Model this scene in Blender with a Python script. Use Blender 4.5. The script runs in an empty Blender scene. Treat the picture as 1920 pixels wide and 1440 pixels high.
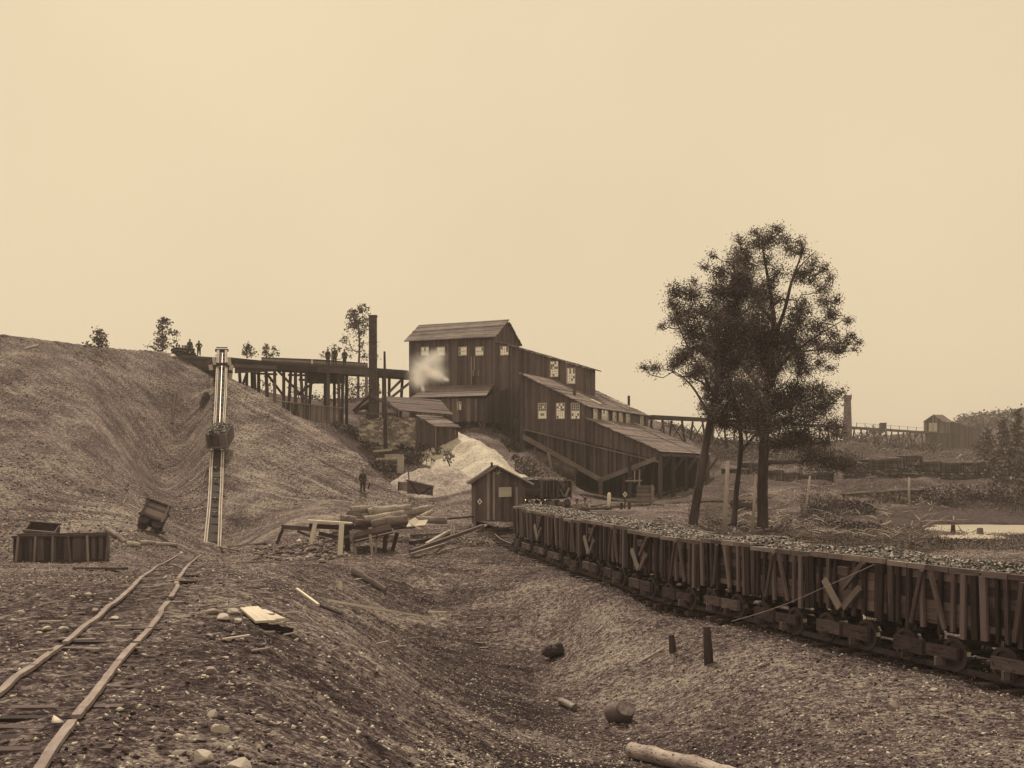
import bpy, math, random
import numpy as np
from mathutils import Vector, Matrix
random.seed(7); RNG = np.random.default_rng(7)
SC = bpy.context.scene
COL = SC.collection
R = math.radians

# ------------------------------------------------------------------ camera
F = 2000.0; CZ = 4.0; HZ = 885.0          # focal length in photo pixels, eye height, horizon row
cam_d = bpy.data.cameras.new("camera"); cam = bpy.data.objects.new("camera", cam_d); COL.objects.link(cam)
cam.location = (0, 0, CZ); cam.rotation_euler = (R(90), 0, 0)
cam_d.sensor_width = 36; cam_d.lens = 36*F/1920; cam_d.shift_y = (HZ-720)/1920
cam_d.clip_start = 0.1; cam_d.clip_end = 5000
SC.camera = cam
SC.cycles.volume_bounces = 8
# ------------------------------------------------------------------ sky and sun
SUN_EL, SUN_AZ = R(52), R(-14)             # azimuth from +Y, negative = to the left
w = bpy.data.worlds.new("World"); SC.world = w; w.use_nodes = True
nt = w.node_tree; nt.nodes.clear()
out = nt.nodes.new('ShaderNodeOutputWorld'); bg = nt.nodes.new('ShaderNodeBackground')
sky = nt.nodes.new('ShaderNodeTexSky'); sky.sky_type = 'NISHITA'; sky.sun_disc = False
sky.sun_elevation = SUN_EL; sky.sun_rotation = SUN_AZ; sky.air_density = 1.0; sky.dust_density = 4.0
bw = nt.nodes.new('ShaderNodeRGBToBW'); pw = nt.nodes.new('ShaderNodeMath'); pw.operation = 'POWER'; pw.inputs[1].default_value = 0.09
mul = nt.nodes.new('ShaderNodeVectorMath'); mul.operation = 'SCALE'; mul.inputs[0].default_value = (6.95, 5.64, 3.76)
nt.links.new(sky.outputs[0], bw.inputs[0]); nt.links.new(bw.outputs[0], pw.inputs[0])
ctn = nt.nodes.new('ShaderNodeTexCoord'); cn = nt.nodes.new('ShaderNodeTexNoise'); cn.inputs['Scale'].default_value = 2.2; cn.inputs['Detail'].default_value = 5; nt.links.new(ctn.outputs['Generated'], cn.inputs['Vector'])
cm = nt.nodes.new('ShaderNodeMath'); cm.operation = 'MULTIPLY_ADD'; cm.inputs[1].default_value = .22; cm.inputs[2].default_value = .89; nt.links.new(cn.outputs['Fac'], cm.inputs[0])
cp = nt.nodes.new('ShaderNodeMath'); cp.operation = 'MULTIPLY'; nt.links.new(cm.outputs[0], cp.inputs[0]); nt.links.new(pw.outputs[0], cp.inputs[1]); nt.links.new(cp.outputs[0], mul.inputs['Scale']); nt.links.new(mul.outputs[0], bg.inputs['Color'])
bg.inputs['Strength'].default_value = 0.1; nt.links.new(bg.outputs[0], out.inputs['Surface'])
sd = bpy.data.lights.new("sun", 'SUN'); sd.energy = 3.3; sd.angle = R(1.5); sd.color = (1.0, 0.84, 0.62)
sun = bpy.data.objects.new("sun", sd); COL.objects.link(sun)
sdir = Vector((math.sin(SUN_AZ)*math.cos(SUN_EL), math.cos(SUN_AZ)*math.cos(SUN_EL), math.sin(SUN_EL)))
sun.rotation_euler = sdir.to_track_quat('Z', 'Y').to_euler()
SC.view_settings.view_transform = 'Standard'; SC.view_settings.look = 'None'
SC.view_settings.exposure = 0.0; SC.view_settings.gamma = 1.0

# ------------------------------------------------------------------ helpers
def P(px, py, Y):
    """where the sight line through a photo point meets the distance Y"""
    return Vector(((px-960)/F*Y, Y, CZ-(py-HZ)/F*Y))
def V(*a): return Vector(a)

def tone(v):
    """sepia reflectance for a tone v (0 dark .. 1 light)"""
    gr = 0.69 + 0.24*min(1, v/0.5); br = 0.85 - 0.04*min(1, v/0.5)
    return (v, v*gr, v*br, 1)

MATS = {}
def nodes_mat(name):
    m = bpy.data.materials.new(name); m.use_nodes = True
    n = m.node_tree; n.nodes.clear()
    o = n.nodes.new('ShaderNodeOutputMaterial'); b = n.nodes.new('ShaderNodeBsdfPrincipled')
    n.links.new(b.outputs[0], o.inputs['Surface']); MATS[name] = m
    return m, n, b
def N(n, t, **kw):
    x = n.nodes.new(t)
    for k, v in kw.items(): setattr(x, k, v)
    return x
def ramp(n, src, stops):
    r = n.nodes.new('ShaderNodeValToRGB'); e = r.color_ramp.elements
    while len(e) < len(stops): e.new(0.5)
    for el, (p, v) in zip(e, stops):
        el.position = p; el.color = tone(v) if not isinstance(v, tuple) else v
    n.links.new(src, r.inputs[0]); return r
def math_(n, op, a, b=None, c=None):
    x = n.nodes.new('ShaderNodeMath'); x.operation = op
    for i, s in enumerate((a, b, c)):
        if s is None: continue
        if isinstance(s, (int, float)): x.inputs[i].default_value = s
        else: n.links.new(s, x.inputs[i])
    return x.outputs[0]
def noise_(n, vec, scale, detail=4, rough=0.55, w=None):
    x = n.nodes.new('ShaderNodeTexNoise'); x.inputs['Scale'].default_value = scale
    x.inputs['Detail'].default_value = detail; x.inputs['Roughness'].default_value = rough
    n.links.new(vec, x.inputs['Vector']); return x.outputs['Fac']
def mapping(n, vec, scale=(1,1,1), rot=(0,0,0)):
    x = n.nodes.new('ShaderNodeMapping'); x.inputs['Scale'].default_value = scale; x.inputs['Rotation'].default_value = rot
    n.links.new(vec, x.inputs['Vector']); return x.outputs[0]
def bump(n, b, h, strength, dist):
    x = n.nodes.new('ShaderNodeBump'); x.inputs['Strength'].default_value = strength; x.inputs['Distance'].default_value = dist
    n.links.new(h, x.inputs['Height']); n.links.new(x.outputs[0], b.inputs['Normal'])

def wood(name, lo, hi, grain=1.0, rough=0.85, var=0.55, spots=0.0):
    """weathered timber; UV u runs along the board, 'tint' differs per board"""
    m, n, b = nodes_mat(name)
    uv = N(n, 'ShaderNodeUVMap').outputs[0]
    at = N(n, 'ShaderNodeAttribute', attribute_name='tint').outputs['Fac']
    g = noise_(n, mapping(n, uv, (1.3, 22, 1)), 1.0*grain, 6, 0.65)
    s = noise_(n, mapping(n, uv, (0.7, 1.6, 1)), 1.0, 4, 0.6)
    f = math_(n, 'ADD', math_(n, 'MULTIPLY', g, 0.55), math_(n, 'MULTIPLY', s, 0.35))
    f = math_(n, 'ADD', f, math_(n, 'MULTIPLY', math_(n, 'SUBTRACT', at, 0.5), var))
    stn = noise_(n, mapping(n, N(n, 'ShaderNodeTexCoord').outputs['Object'], (1, 1, .45)), .55, 5, .65)
    f = math_(n, 'ADD', f, math_(n, 'MULTIPLY', math_(n, 'SUBTRACT', stn, 0.5), .6))
    if spots:
        sp = noise_(n, mapping(n, uv, (3, 9, 1)), 2.0, 2, 0.5)
        f = math_(n, 'SUBTRACT', f, math_(n, 'MULTIPLY', math_(n, 'GREATER_THAN', sp, 0.62), spots))
    r = ramp(n, f, [(0.12, lo*0.5), (0.36, lo), (0.78, hi)])
    n.links.new(r.outputs[0], b.inputs['Base Color']); b.inputs['Roughness'].default_value = rough
    b.inputs['Specular IOR Level'].default_value = 0.25
    bump(n, b, g, 0.5, 0.01)
    return m
def plain(name, lo, hi, scale=6.0, rough=0.8, metal=0.0, bmp=0.4, tint=0.3, dist=0.02, stops=None):
    m, n, b = nodes_mat(name)
    co = N(n, 'ShaderNodeTexCoord').outputs['Object']
    at = N(n, 'ShaderNodeAttribute', attribute_name='tint').outputs['Fac']
    g = noise_(n, co, scale, 6, 0.65)
    f = math_(n, 'ADD', g, math_(n, 'MULTIPLY', math_(n, 'SUBTRACT', at, 0.5), tint))
    r = ramp(n, f, stops or [(0.3, lo), (0.7, hi)])
    n.links.new(r.outputs[0], b.inputs['Base Color']); b.inputs['Roughness'].default_value = rough; b.inputs['Metallic'].default_value = metal
    bump(n, b, g, bmp, dist)
    return m

class MB:
    """collects boards, tubes and faces, then links them as one mesh object"""
    def __init__(s): s.v = []; s.f = []; s.t = []; s.uv = []; s.mi = []; s.cur = 0
    def face(s, idx, tint, d=None, off=0.0):
        s.f.append(idx); s.t.append(tint); s.mi.append(s.cur)
        pts = [s.v[i] for i in idx]
        if d is None: d = Vector((0, 0, 1))
        nrm = Vector((0, 0, 0))
        for i in range(len(pts)): nrm += pts[i].cross(pts[(i+1) % len(pts)])
        if nrm.length < 1e-12: nrm = Vector((0, 0, 1))
        nrm.normalize(); sv = nrm.cross(d)
        if sv.length < 0.3: sv = Vector((1, 0, 0)) if abs(d.x) < 0.7 else Vector((0, 1, 0))
        sv.normalize()
        s.uv.append([(p.dot(d), p.dot(sv)+off) for p in pts])
    def prism(s, bot, top, tint=None, d=None):
        t = random.random() if tint is None else tint; off = random.random()*50
        k = len(s.v); n = len(bot); s.v += [Vector(p) for p in bot]+[Vector(p) for p in top]
        s.face(list(range(k, k+n))[::-1], t, d, off); s.face(list(range(k+n, k+2*n)), t, d, off)
        for i in range(n):
            j = (i+1) % n; s.face([k+i, k+j, k+n+j, k+n+i], t, d, off)
    def beam(s, a, b, w, h, up=Vector((0, 0, 1)), tint=None, taper=1.0):
        a = Vector(a); b = Vector(b); d = b-a; L = d.length
        if L < 1e-6: return
        d.normalize(); x = d.cross(up)
        if x.length < 1e-3: x = d.cross(Vector((1, 0, 0)))
        x.normalize(); y = x.cross(d)
        def ring(c, k): return [c+x*(-w/2*k)+y*(-h/2*k), c+x*(w/2*k)+y*(-h/2*k), c+x*(w/2*k)+y*(h/2*k), c+x*(-w/2*k)+y*(h/2*k)]
        s.prism(ring(a, 1)[::-1], ring(b, taper)[::-1], tint, d)
    def box(s, c, sx, sy, sz, rz=0, tint=None, d=None):
        ca, sa = math.cos(rz), math.sin(rz); c = Vector(c)
        q = [(-sx/2, -sy/2), (sx/2, -sy/2), (sx/2, sy/2), (-sx/2, sy/2)]
        lo = [c+Vector((x*ca-y*sa, x*sa+y*ca, -sz/2)) for x, y in q]; hi = [p+Vector((0, 0, sz)) for p in lo]
        s.prism(lo, hi, tint, d)
    def tube(s, pts, rad, n=8, tint=None, cap=True, wob=0.0):
        t = random.random() if tint is None else tint; off = random.random()*50
        pts = [Vector(p) for p in pts]
        if not hasattr(rad, '__len__'): rad = [rad]*len(pts)
        k = len(s.v); px = None; ln = 0; prev = None; L = []
        for i, p in enumerate(pts):
            d = (pts[min(i+1, len(pts)-1)]-pts[max(i-1, 0)]).normalized()
            x = d.cross(Vector((0.31, 0.2, 0.93))) if px is None else px-d*px.dot(d)
            if x.length < 1e-3: x = d.cross(Vector((1, 0, 0)))
            x.normalize(); px = x; y = d.cross(x)
            if prev is not None: ln += (p-prev).length
            prev = p; L.append(ln)
            for j in range(n):
                a = 2*math.pi*j/n; r = rad[i]*(1+(random.uniform(-wob, wob) if wob else 0))
                s.v.append(p+x*(math.cos(a)*r)+y*(math.sin(a)*r))
        for i in range(len(pts)-1):
            for j in range(n):
                j2 = (j+1) % n
                s.f.append([k+i*n+j, k+i*n+j2, k+(i+1)*n+j2, k+(i+1)*n+j]); s.t.append(t); s.mi.append(s.cur)
                c = 2*math.pi*max(rad[i], 0.02)/n
                s.uv.append([(L[i], j*c+off), (L[i], (j+1)*c+off), (L[i+1], (j+1)*c+off), (L[i+1], j*c+off)])
        if cap:
            s.face([k+j for j in range(n)][::-1], t, None, off); s.face([k+(len(pts)-1)*n+j for j in range(n)], t, None, off)
    def planks(s, poly, d, w, th, nrm, jit=0.006, gap=0.0, jw=0.15, tintr=(0, 1)):
        """cover a planar polygon with boards of width w running along d, nrm = outward"""
        poly = [Vector(p) for p in poly]; d = Vector(d).normalized(); nrm = Vector(nrm).normalized(); x = d.cross(nrm).normalized()
        o = poly[0]; q = [((p-o).dot(x), (p-o).dot(d)) for p in poly]
        lo = min(a for a, _ in q); hi = max(a for a, _ in q); a = lo
        while a < hi-1e-4:
            b = min(hi, a+w*(1+random.uniform(-jw, jw)))
            if hi-b < w*0.3: b = hi
            c = clip(clip(q, a+gap/2, 1), b-gap/2, -1)
            if len(c) >= 3:
                off = random.uniform(0, jit)
                bo = [o+x*u+d*v_+nrm*(off-th) for u, v_ in c]; to = [o+x*u+d*v_+nrm*off for u, v_ in c]
                ar = sum(c[i][0]*c[(i+1) % len(c)][1]-c[(i+1) % len(c)][0]*c[i][1] for i in range(len(c)))
                if ar > 0: bo.reverse(); to.reverse()
                s.prism(bo, to, random.uniform(*tintr), d)
            a = b
    def slab(s, poly, th, nrm=None, tint=0.5, d=None):
        poly = [Vector(p) for p in poly]
        if nrm is None:
            nrm = Vector((0, 0, 0))
            for i in range(len(poly)): nrm += poly[i].cross(poly[(i+1) % len(poly)])
            nrm.normalize()
        s.prism([p-nrm*th for p in poly], poly, tint, d)
    def build(s, name, mat, parent=None, smooth=False, link=True):
        me = bpy.data.meshes.new(name); me.from_pydata([tuple(p) for p in s.v], [], s.f)
        mats = mat if isinstance(mat, (list, tuple)) else [mat]
        for m in mats: me.materials.append(m)
        if len(mats) > 1: me.polygons.foreach_set('material_index', s.mi)
        at = me.attributes.new('tint', 'FLOAT', 'FACE'); at.data.foreach_set('value', s.t)
        ul = me.uv_layers.new(name='UVMap'); ul.data.foreach_set('uv', [c for f in s.uv for p in f for c in p])
        if smooth: me.polygons.foreach_set('use_smooth', [True]*len(s.f))
        me.update(); o = bpy.data.objects.new(name, me)
        if link: COL.objects.link(o)
        if parent:
            o.parent = parent
            if parent.type == 'EMPTY' and parent.get('_world'): o.location = -Vector(parent.location)
        return o
def clip(q, a, sgn):
    out = []
    for i in range(len(q)):
        p, r = q[i], q[(i+1) % len(q)]
        ip = (p[0]-a)*sgn >= 0; ir = (r[0]-a)*sgn >= 0
        if ip: out.append(p)
        if ip != ir:
            t = (a-p[0])/(r[0]-p[0]); out.append((a, p[1]+t*(r[1]-p[1])))
    return out
def tag(o, label=None, cat=None, group=None, kind=None):
    if label: o['label'] = label
    if cat: o['category'] = cat
    if group: o['group'] = group
    if kind: o['kind'] = kind
    return o
def empty(name, loc, label=None, cat=None, group=None, local=False, rz=0):
    """Empty at a thing's base; parts are modelled in world space unless local"""
    o = bpy.data.objects.new(name, None); COL.objects.link(o); o.location = loc; o.empty_display_size = 0.3
    o.rotation_euler.z = rz; o['_world'] = 0 if local else 1
    return tag(o, label, cat, group)
CH = {}
def copy_tree(o, parent=None):
    c = o.copy(); COL.objects.link(c)
    if parent: c.parent = parent
    for ch in o.children: copy_tree(ch, c)
    return c

# ------------------------------------------------------------------ terrain heights
def vnoise(x, y, seed=0):
    xi = np.floor(x).astype(np.int64); yi = np.floor(y).astype(np.int64); fx = x-xi; fy = y-yi
    fx = fx*fx*(3-2*fx); fy = fy*fy*(3-2*fy)
    def h(a, b):
        k = (a*374761393+b*668265263+seed*1442695041) & 0x7fffffff
        k = ((k ^ (k >> 13))*1274126177) & 0x7fffffff
        return ((k ^ (k >> 16)) & 0xffff)/65535.0
    return (h(xi, yi)*(1-fx)+h(xi+1, yi)*fx)*(1-fy)+(h(xi, yi+1)*(1-fx)+h(xi+1, yi+1)*fx)*fy-0.5
def fbm(x, y, sc, oc=4, seed=0):
    r = 0; a = 1.0
    for i in range(oc): r = r+a*vnoise(x*sc, y*sc, seed+i*17); sc *= 2.03; a *= 0.5
    return r
def zy(px, py, z):
    return (px, py, (CZ-z)/((py-HZ)/F))
# (photo column, photo row, distance) of points on the visible ground
FR = [(0,1440,7.6),(300,1440,7.6),(500,1440,8.1),(700,1440,9.7),(860,1440,12.2),(960,1440,15.2),(1100,1440,18),(1200,1440,18.4),(1350,1440,17.2),(1550,1440,15.4),(1750,1440,14.6),(1920,1440,14.2),
 (0,1300,10.4),(300,1300,10.4),(500,1300,11.0),(650,1300,13.6),(760,1300,17.6),(850,1300,23.6),(950,1300,26.8),(1100,1300,27.2),(1250,1300,24.8),(1400,1300,21.8),(1550,1300,20.4),(1700,1300,19.6),(1900,1310,18.7),
 (0,1200,13.7),(300,1200,13.7),(450,1200,14.1),(560,1200,16.2),(650,1200,20.5),(720,1200,27.2),(800,1200,33.4),(950,1200,35),(1050,1200,34),(1150,1200,30.8),(1300,1200,27.8),(1400,1200,26.3),
 (0,1120,17.9),(300,1120,17.9),(400,1120,18.4),(480,1120,20),(560,1120,25),(640,1120,33),(720,1120,39.5),(800,1120,41),(900,1120,40),(1000,1120,38.2),(1100,1120,35.8),(1180,1125,34.2),
 (0,1085,27),(150,1085,28),(300,1065,36),(400,1062,36),(450,1070,33),(560,1068,39),(650,1060,43),(750,1058,44.5),(850,1060,45.6),(950,1062,45.2),(1030,1068,43.8),
 (0,1052,48),(100,1055,48),(220,1050,50),(300,1036,55),(400,1029,71),(430,1024,72),(500,1030,56),(600,1035,51),(750,1038,49.5),(900,1032,53),(940,1005,62),
 (850,1000,59),(950,985,66),(700,1000,56),(900,975,65),(980,980,67),(820,985,62),(700,975,64),(600,985,60),
 (0,1000,58),(100,985,60),(200,975,63),(285,1000,60),(330,1020,64),(250,935,72),(285,912,82),
 (0,900,65),(150,900,70),(0,800,76),(100,800,78),(200,800,85),(300,800,95),(0,700,89),(150,700,95),(280,720,103),
 (0,627,100),(50,633,101),(150,645,105),(225,652,109),(300,658,114),(340,666,117),(372,692,113),(395,722,106),
 (300,895,90),(330,820,97),(352,760,102),(340,960,77),
 (406,930,79.4),(409,850,86.7),(411,780,94.2),(412,722,102),(415,714,103),(453,725,103),
 (488,740,100.6),(530,770,97.5),(572,796,94.5),(634,831,90.5),(676,858,86.5),(717,899,81.5),(746,926,78.5),(800,942,74.5),(880,963,69),
 (450,800,94),(500,850,86),(450,900,81),(560,900,80),(460,970,74),(550,985,62),(680,921,80),(620,870,85),(560,840,88),(640,945,70),(520,800,92)]
TR = [  # under and beyond the coal train, given by height
 (1.5,40,-.05),(3.5,34,-.05),(6,28,-.05),(8,23,-.05),(9.3,19.5,-.05),(0.2,51,-.02),(-.6,55,.1),(11,16.5,-.05),(13,13,-.1),(3.2,42,0),(5.6,36,0),(9,29,.0),(12,22,0),(2,50,.1),(5,47,.15),(10,38,.1),(15,26,0),(17,17,0),(0,60,.35),(3,58,.5),(8.1,97,1.7),(13,96,1.5),(3.2,99.5,4.1),(1,101,5.0),(10,105,2),(16,110,1.8),(5,108,4),(18,118,2),(12,116,3)]
RT = [(1300,975,64),(1250,960,74),(1200,956,77),(1120,958,74),(1050,950,78),(1430,1000,60),(1380,1000,60),(1550,1010,58),(1650,1005,62),(1600,1035,48),(1800,1035,48),(1920,1040,46),(1720,996,68),(1760,1003,66),(1920,1003,66),
 (1730,984,76),(1800,982,78),(1920,982,78),(1700,960,86),(1850,955,88),(1600,965,80),(1500,955,84),(1400,945,92),(1340,943,90),
 (1310,943,88),(1230,946,86),(1120,942,84),(1060,906,89),(1030,882,93),(985,900,86),(1000,852,98),(960,832,105),(930,940,73),
 (1600,930,100),(1640,902,116),(1690,925,105),(1450,927,125),(1560,925,128),(1380,926,122),(1750,918,122),(1850,920,125),(1920,930,118),
 (1350,893,112),(1400,888,122),(1450,893,134),(1400,842,155),(1340,838,150),(1240,806,130),(1270,814,140),(1310,818,146),(1350,836,153),(1500,862,152),(1550,835,175),(1600,850,160),(1650,888,140),(1650,862,165),(1720,885,142),(1720,866,165),(1800,890,145),(1900,892,145),(1590,836,215),(1700,845,215),(1800,850,240),(1920,850,240),
 (1250,842,230),(1300,838,400),(1450,836,250),(1500,832,400),(1650,818,400),(1850,796,400),(2050,780,400)]
BK = [(560,790,112),(620,796,105),(650,806,100),(700,838,98),(780,841,97),(740,882,90),(700,856,95),(790,925,81),(820,905,86),(880,928,78),(860,880,90),(900,826,107),(930,826,111),(860,828,106),
 (930,962,67),(520,775,112),(460,748,116),(480,740,125),(560,745,140),(650,748,140),(750,752,140),(900,800,150)]
BW_ = [(-50,108,17),(-42,122,17),(-38,130,17),(-60,140,17),(-36,121,16.6),(-45,160,17),(-30,150,14),(-15,160,12),(-28,118,12),(-26,112,11.6),(-25,106,11.3),(0,180,9),(20,130,6),(8,125,7.2),(30,118,3),(-10,130,9),(-20,126,10.5)]
def st(x, y):
    x = np.asarray(x, float); y = np.asarray(y, float)
    r = np.sqrt(x*x+y*y); a = np.arctan2(x, y)
    return np.clip(a, -0.62, 0.62)*2.6, np.log(np.clip(r, 5.0, 420))
def tps(pts):
    P_ = np.array([(p.x, p.y, p.z) for p in pts]); s, t = st(P_[:, 0], P_[:, 1]); n = len(P_)
    d2 = (s[:, None]-s)**2+(t[:, None]-t)**2
    K = np.where(d2 > 0, 0.5*d2*np.log(d2+1e-12), 0)+np.eye(n)*2e-4
    Q = np.c_[np.ones(n), s, t]; A = np.block([[K, Q], [Q.T, np.zeros((3, 3))]])
    w = np.linalg.solve(A, np.r_[P_[:, 2], 0, 0, 0])
    def f(x, y):
        a, b = st(x, y); sh = a.shape; a = a.ravel(); b = b.ravel(); o = np.empty(len(a))
        for i in range(0, len(a), 20000):
            aa = a[i:i+20000, None]; bb = b[i:i+20000, None]; e = (aa-s)**2+(bb-t)**2
            o[i:i+20000] = (0.5*e*np.log(e+1e-12))@w[:n]+w[n]+w[n+1]*aa[:, 0]+w[n+2]*bb[:, 0]
        return o.reshape(sh)
    return f
CREST = [(-200,600,95),(0,627,100),(50,632,101),(150,645,105),(225,652,109),(300,657,114),(340,665,117.5),(372,691,113.5),(395,720,107),(415,713,103.8),(453,724,104),(488,738,101.5),(530,768,98.5),(572,793,95.5),(634,829,91.5),(676,856,87.5),(717,897,82.5),(746,924,79.5),(800,940,75.5),(880,962,70),(960,970,66)]
cu = np.array([(a-960)/F for a, b, c in CREST]); cy = np.array([c for a, b, c in CREST]); cz = np.array([CZ-(b-HZ)/F*c for a, b, c in CREST])
front = tps([P(*p) for p in FR]+[V(*p) for p in TR]+[P(*p) for p in RT]+[V(-12, 6, 1.7), V(-20, 14, 1.4), V(-30, 30, .9), V(0, 5.5, 2.0), V(-60, 70, 4), V(7, 7, 1.2), V(12, 9, .3), V(-75,100,16)])
back = tps([P(*p) for p in BK]+[V(*p) for p in BW_]+[P(*p) for p in RT])
def smooth(t): t = np.clip(t, 0, 1); return t*t*(3-2*t)
POND = (0.38, 0.60, 64.5, 79.5)
def Hbase(x, y):
    x = np.asarray(x, float); y = np.asarray(y, float)
    f = front(x, y); b = back(x, y); yy = np.maximum(y, 1.0); u = x/yy
    yc = np.interp(u, cu, cy); zc = np.interp(u, cu, cz)
    bb = np.maximum(np.minimum(b, np.where(u < -0.3, 17.2, 40)), zc-0.62*(yy-yc))
    wu = 1-smooth((u+0.075)/0.06)
    beh = (yy > yc).astype(float)*wu
    h = f*(1-beh)+bb*beh
    h = np.where(y < 3, np.minimum(h, 2.2), h)
    # pond bed
    return h
def zones(x, y):
    x = np.asarray(x, float); y = np.asarray(y, float); yy = np.maximum(y, 1.0); u = x/yy
    yc = np.interp(u, cu, cy)
    frontm = (yy < yc) | (u > -.045)
    gul = np.interp(y, [60, 72, 82, 90, 97, 103, 110], [-30, -27, -27.6, -29.6, -30.6, -31, -31])    # gully line between the two banks
    inc = np.interp(y, [72, 103], [-20.3, -28])                                                    # the plane's line
    up = smooth((y-52)/10)
    A = up*(x < gul)*(u < -.2); Bz = up*(x >= gul)*(x < inc)*(u < -.2)
    Cz = up*(x >= inc)*(1-smooth((u+.09)/.08))*frontm*(y > 58)
    lf = smooth((y-5)/6)*(1-smooth((y-46)/8))*(u < 0.02)*smooth((u+0.36)/0.12)                                # near left mound, falling right
    rf = (1-smooth((y-50)/6))*(u >= 0.0)
    return A*1.0, Bz*1.0, Cz*1.0, lf*(1-up), rf*(1-up)
def pondm(x, y):
    ed = fbm(x, y, .35, 3, 91)*2.6; u = x/np.maximum(y, 1)
    u2 = u+fbm(x, y, .5, 3, 17)*.035
    return smooth((u2-.388)/.012)*smooth((y+ed-67.8)/1.0)*(1-smooth((y+ed*.6-77.5)/1.2))
def H(x, y):
    x = np.asarray(x, float); y = np.asarray(y, float)
    h = Hbase(x, y); A, Bz, Cz, lf, rf = zones(x, y)
    def stk(dx, dy, wd, ln, amp, seed):
        al = x*dx+y*dy; ac = -x*dy+y*dx
        return fbm(ac/wd, al/ln, 1.0, 3, seed)*amp
    h = h+A*stk(.8, -.6, 1.6, 18, .05, 3)+Bz*stk(-.86, -.5, 1.3, 14, .08, 5)+Cz*stk(.72, -.69, 1.2, 14, .1, 9)
    h = h+lf*stk(.93, -.37, .55, 4.5, .13, 13)+rf*stk(-.85, -.5, .7, 4, .07, 15)
    d = np.sqrt(x*x+y*y); u_ = x/np.maximum(y, 1); h = h+np.abs(fbm(x, y, .13, 4, 71))*1.9*smooth((u_-.23)/.05)*smooth((y-80)/12)*(1-smooth((y-185)/30))
    h = h+fbm(x, y, .22, 3, 21)*.22*smooth((d-25)/40)+fbm(x, y, .9, 3, 31)*.09+fbm(x, y, 4.5, 3, 41)*.035
    u = x/np.maximum(y, 1)
    # flat bed kept for the pond
    pw_ = pondm(x, y)
    h = h*(1-pw_)+(-0.4)*pw_
    return h
def hz(x, y): return float(H(np.array([x]), np.array([y]))[0])
def G(px, py, lo=6.0, hi=300.0):
    """ground point seen at a photo position"""
    Y = np.exp(np.linspace(math.log(lo), math.log(hi), 1500)); x = (px-960)/F*Y; z = CZ-(py-HZ)/F*Y
    d = z-H(x, Y); k = np.where(d < 0)[0]
    i = k[0] if len(k) else len(Y)-1
    return Vector((x[i], Y[i], H(x[i:i+1], Y[i:i+1])[0]))
def onG(px, Y, dz=0.0):
    x = (px-960)/F*Y; return Vector((x, Y, hz(x, Y)+dz))

def grid_mesh(name, X, Y_, Z, mat, attrs=None):
    nr, na = X.shape
    me = bpy.data.meshes.new(name); co = np.stack([X, Y_, Z], -1).reshape(-1, 3)
    me.vertices.add(nr*na); me.vertices.foreach_set('co', co.ravel())
    i = np.arange(nr-1)[:, None]*na+np.arange(na-1)[None]; q = np.stack([i, i+1, i+na+1, i+na], -1).reshape(-1, 4)
    me.loops.add(q.size); me.loops.foreach_set('vertex_index', q.ravel()); me.polygons.add(len(q))
    me.polygons.foreach_set('loop_start', np.arange(len(q))*4); me.polygons.foreach_set('loop_total', np.full(len(q), 4))
    me.polygons.foreach_set('use_smooth', np.ones(len(q), bool))
    for k, v in (attrs or {}).items():
        a = me.attributes.new(k, 'FLOAT', 'POINT'); a.data.foreach_set('value', np.asarray(v, float).ravel())
    me.materials.append(mat); me.update(); me.validate()
    o = bpy.data.objects.new(name, me); COL.objects.link(o); return o

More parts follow.
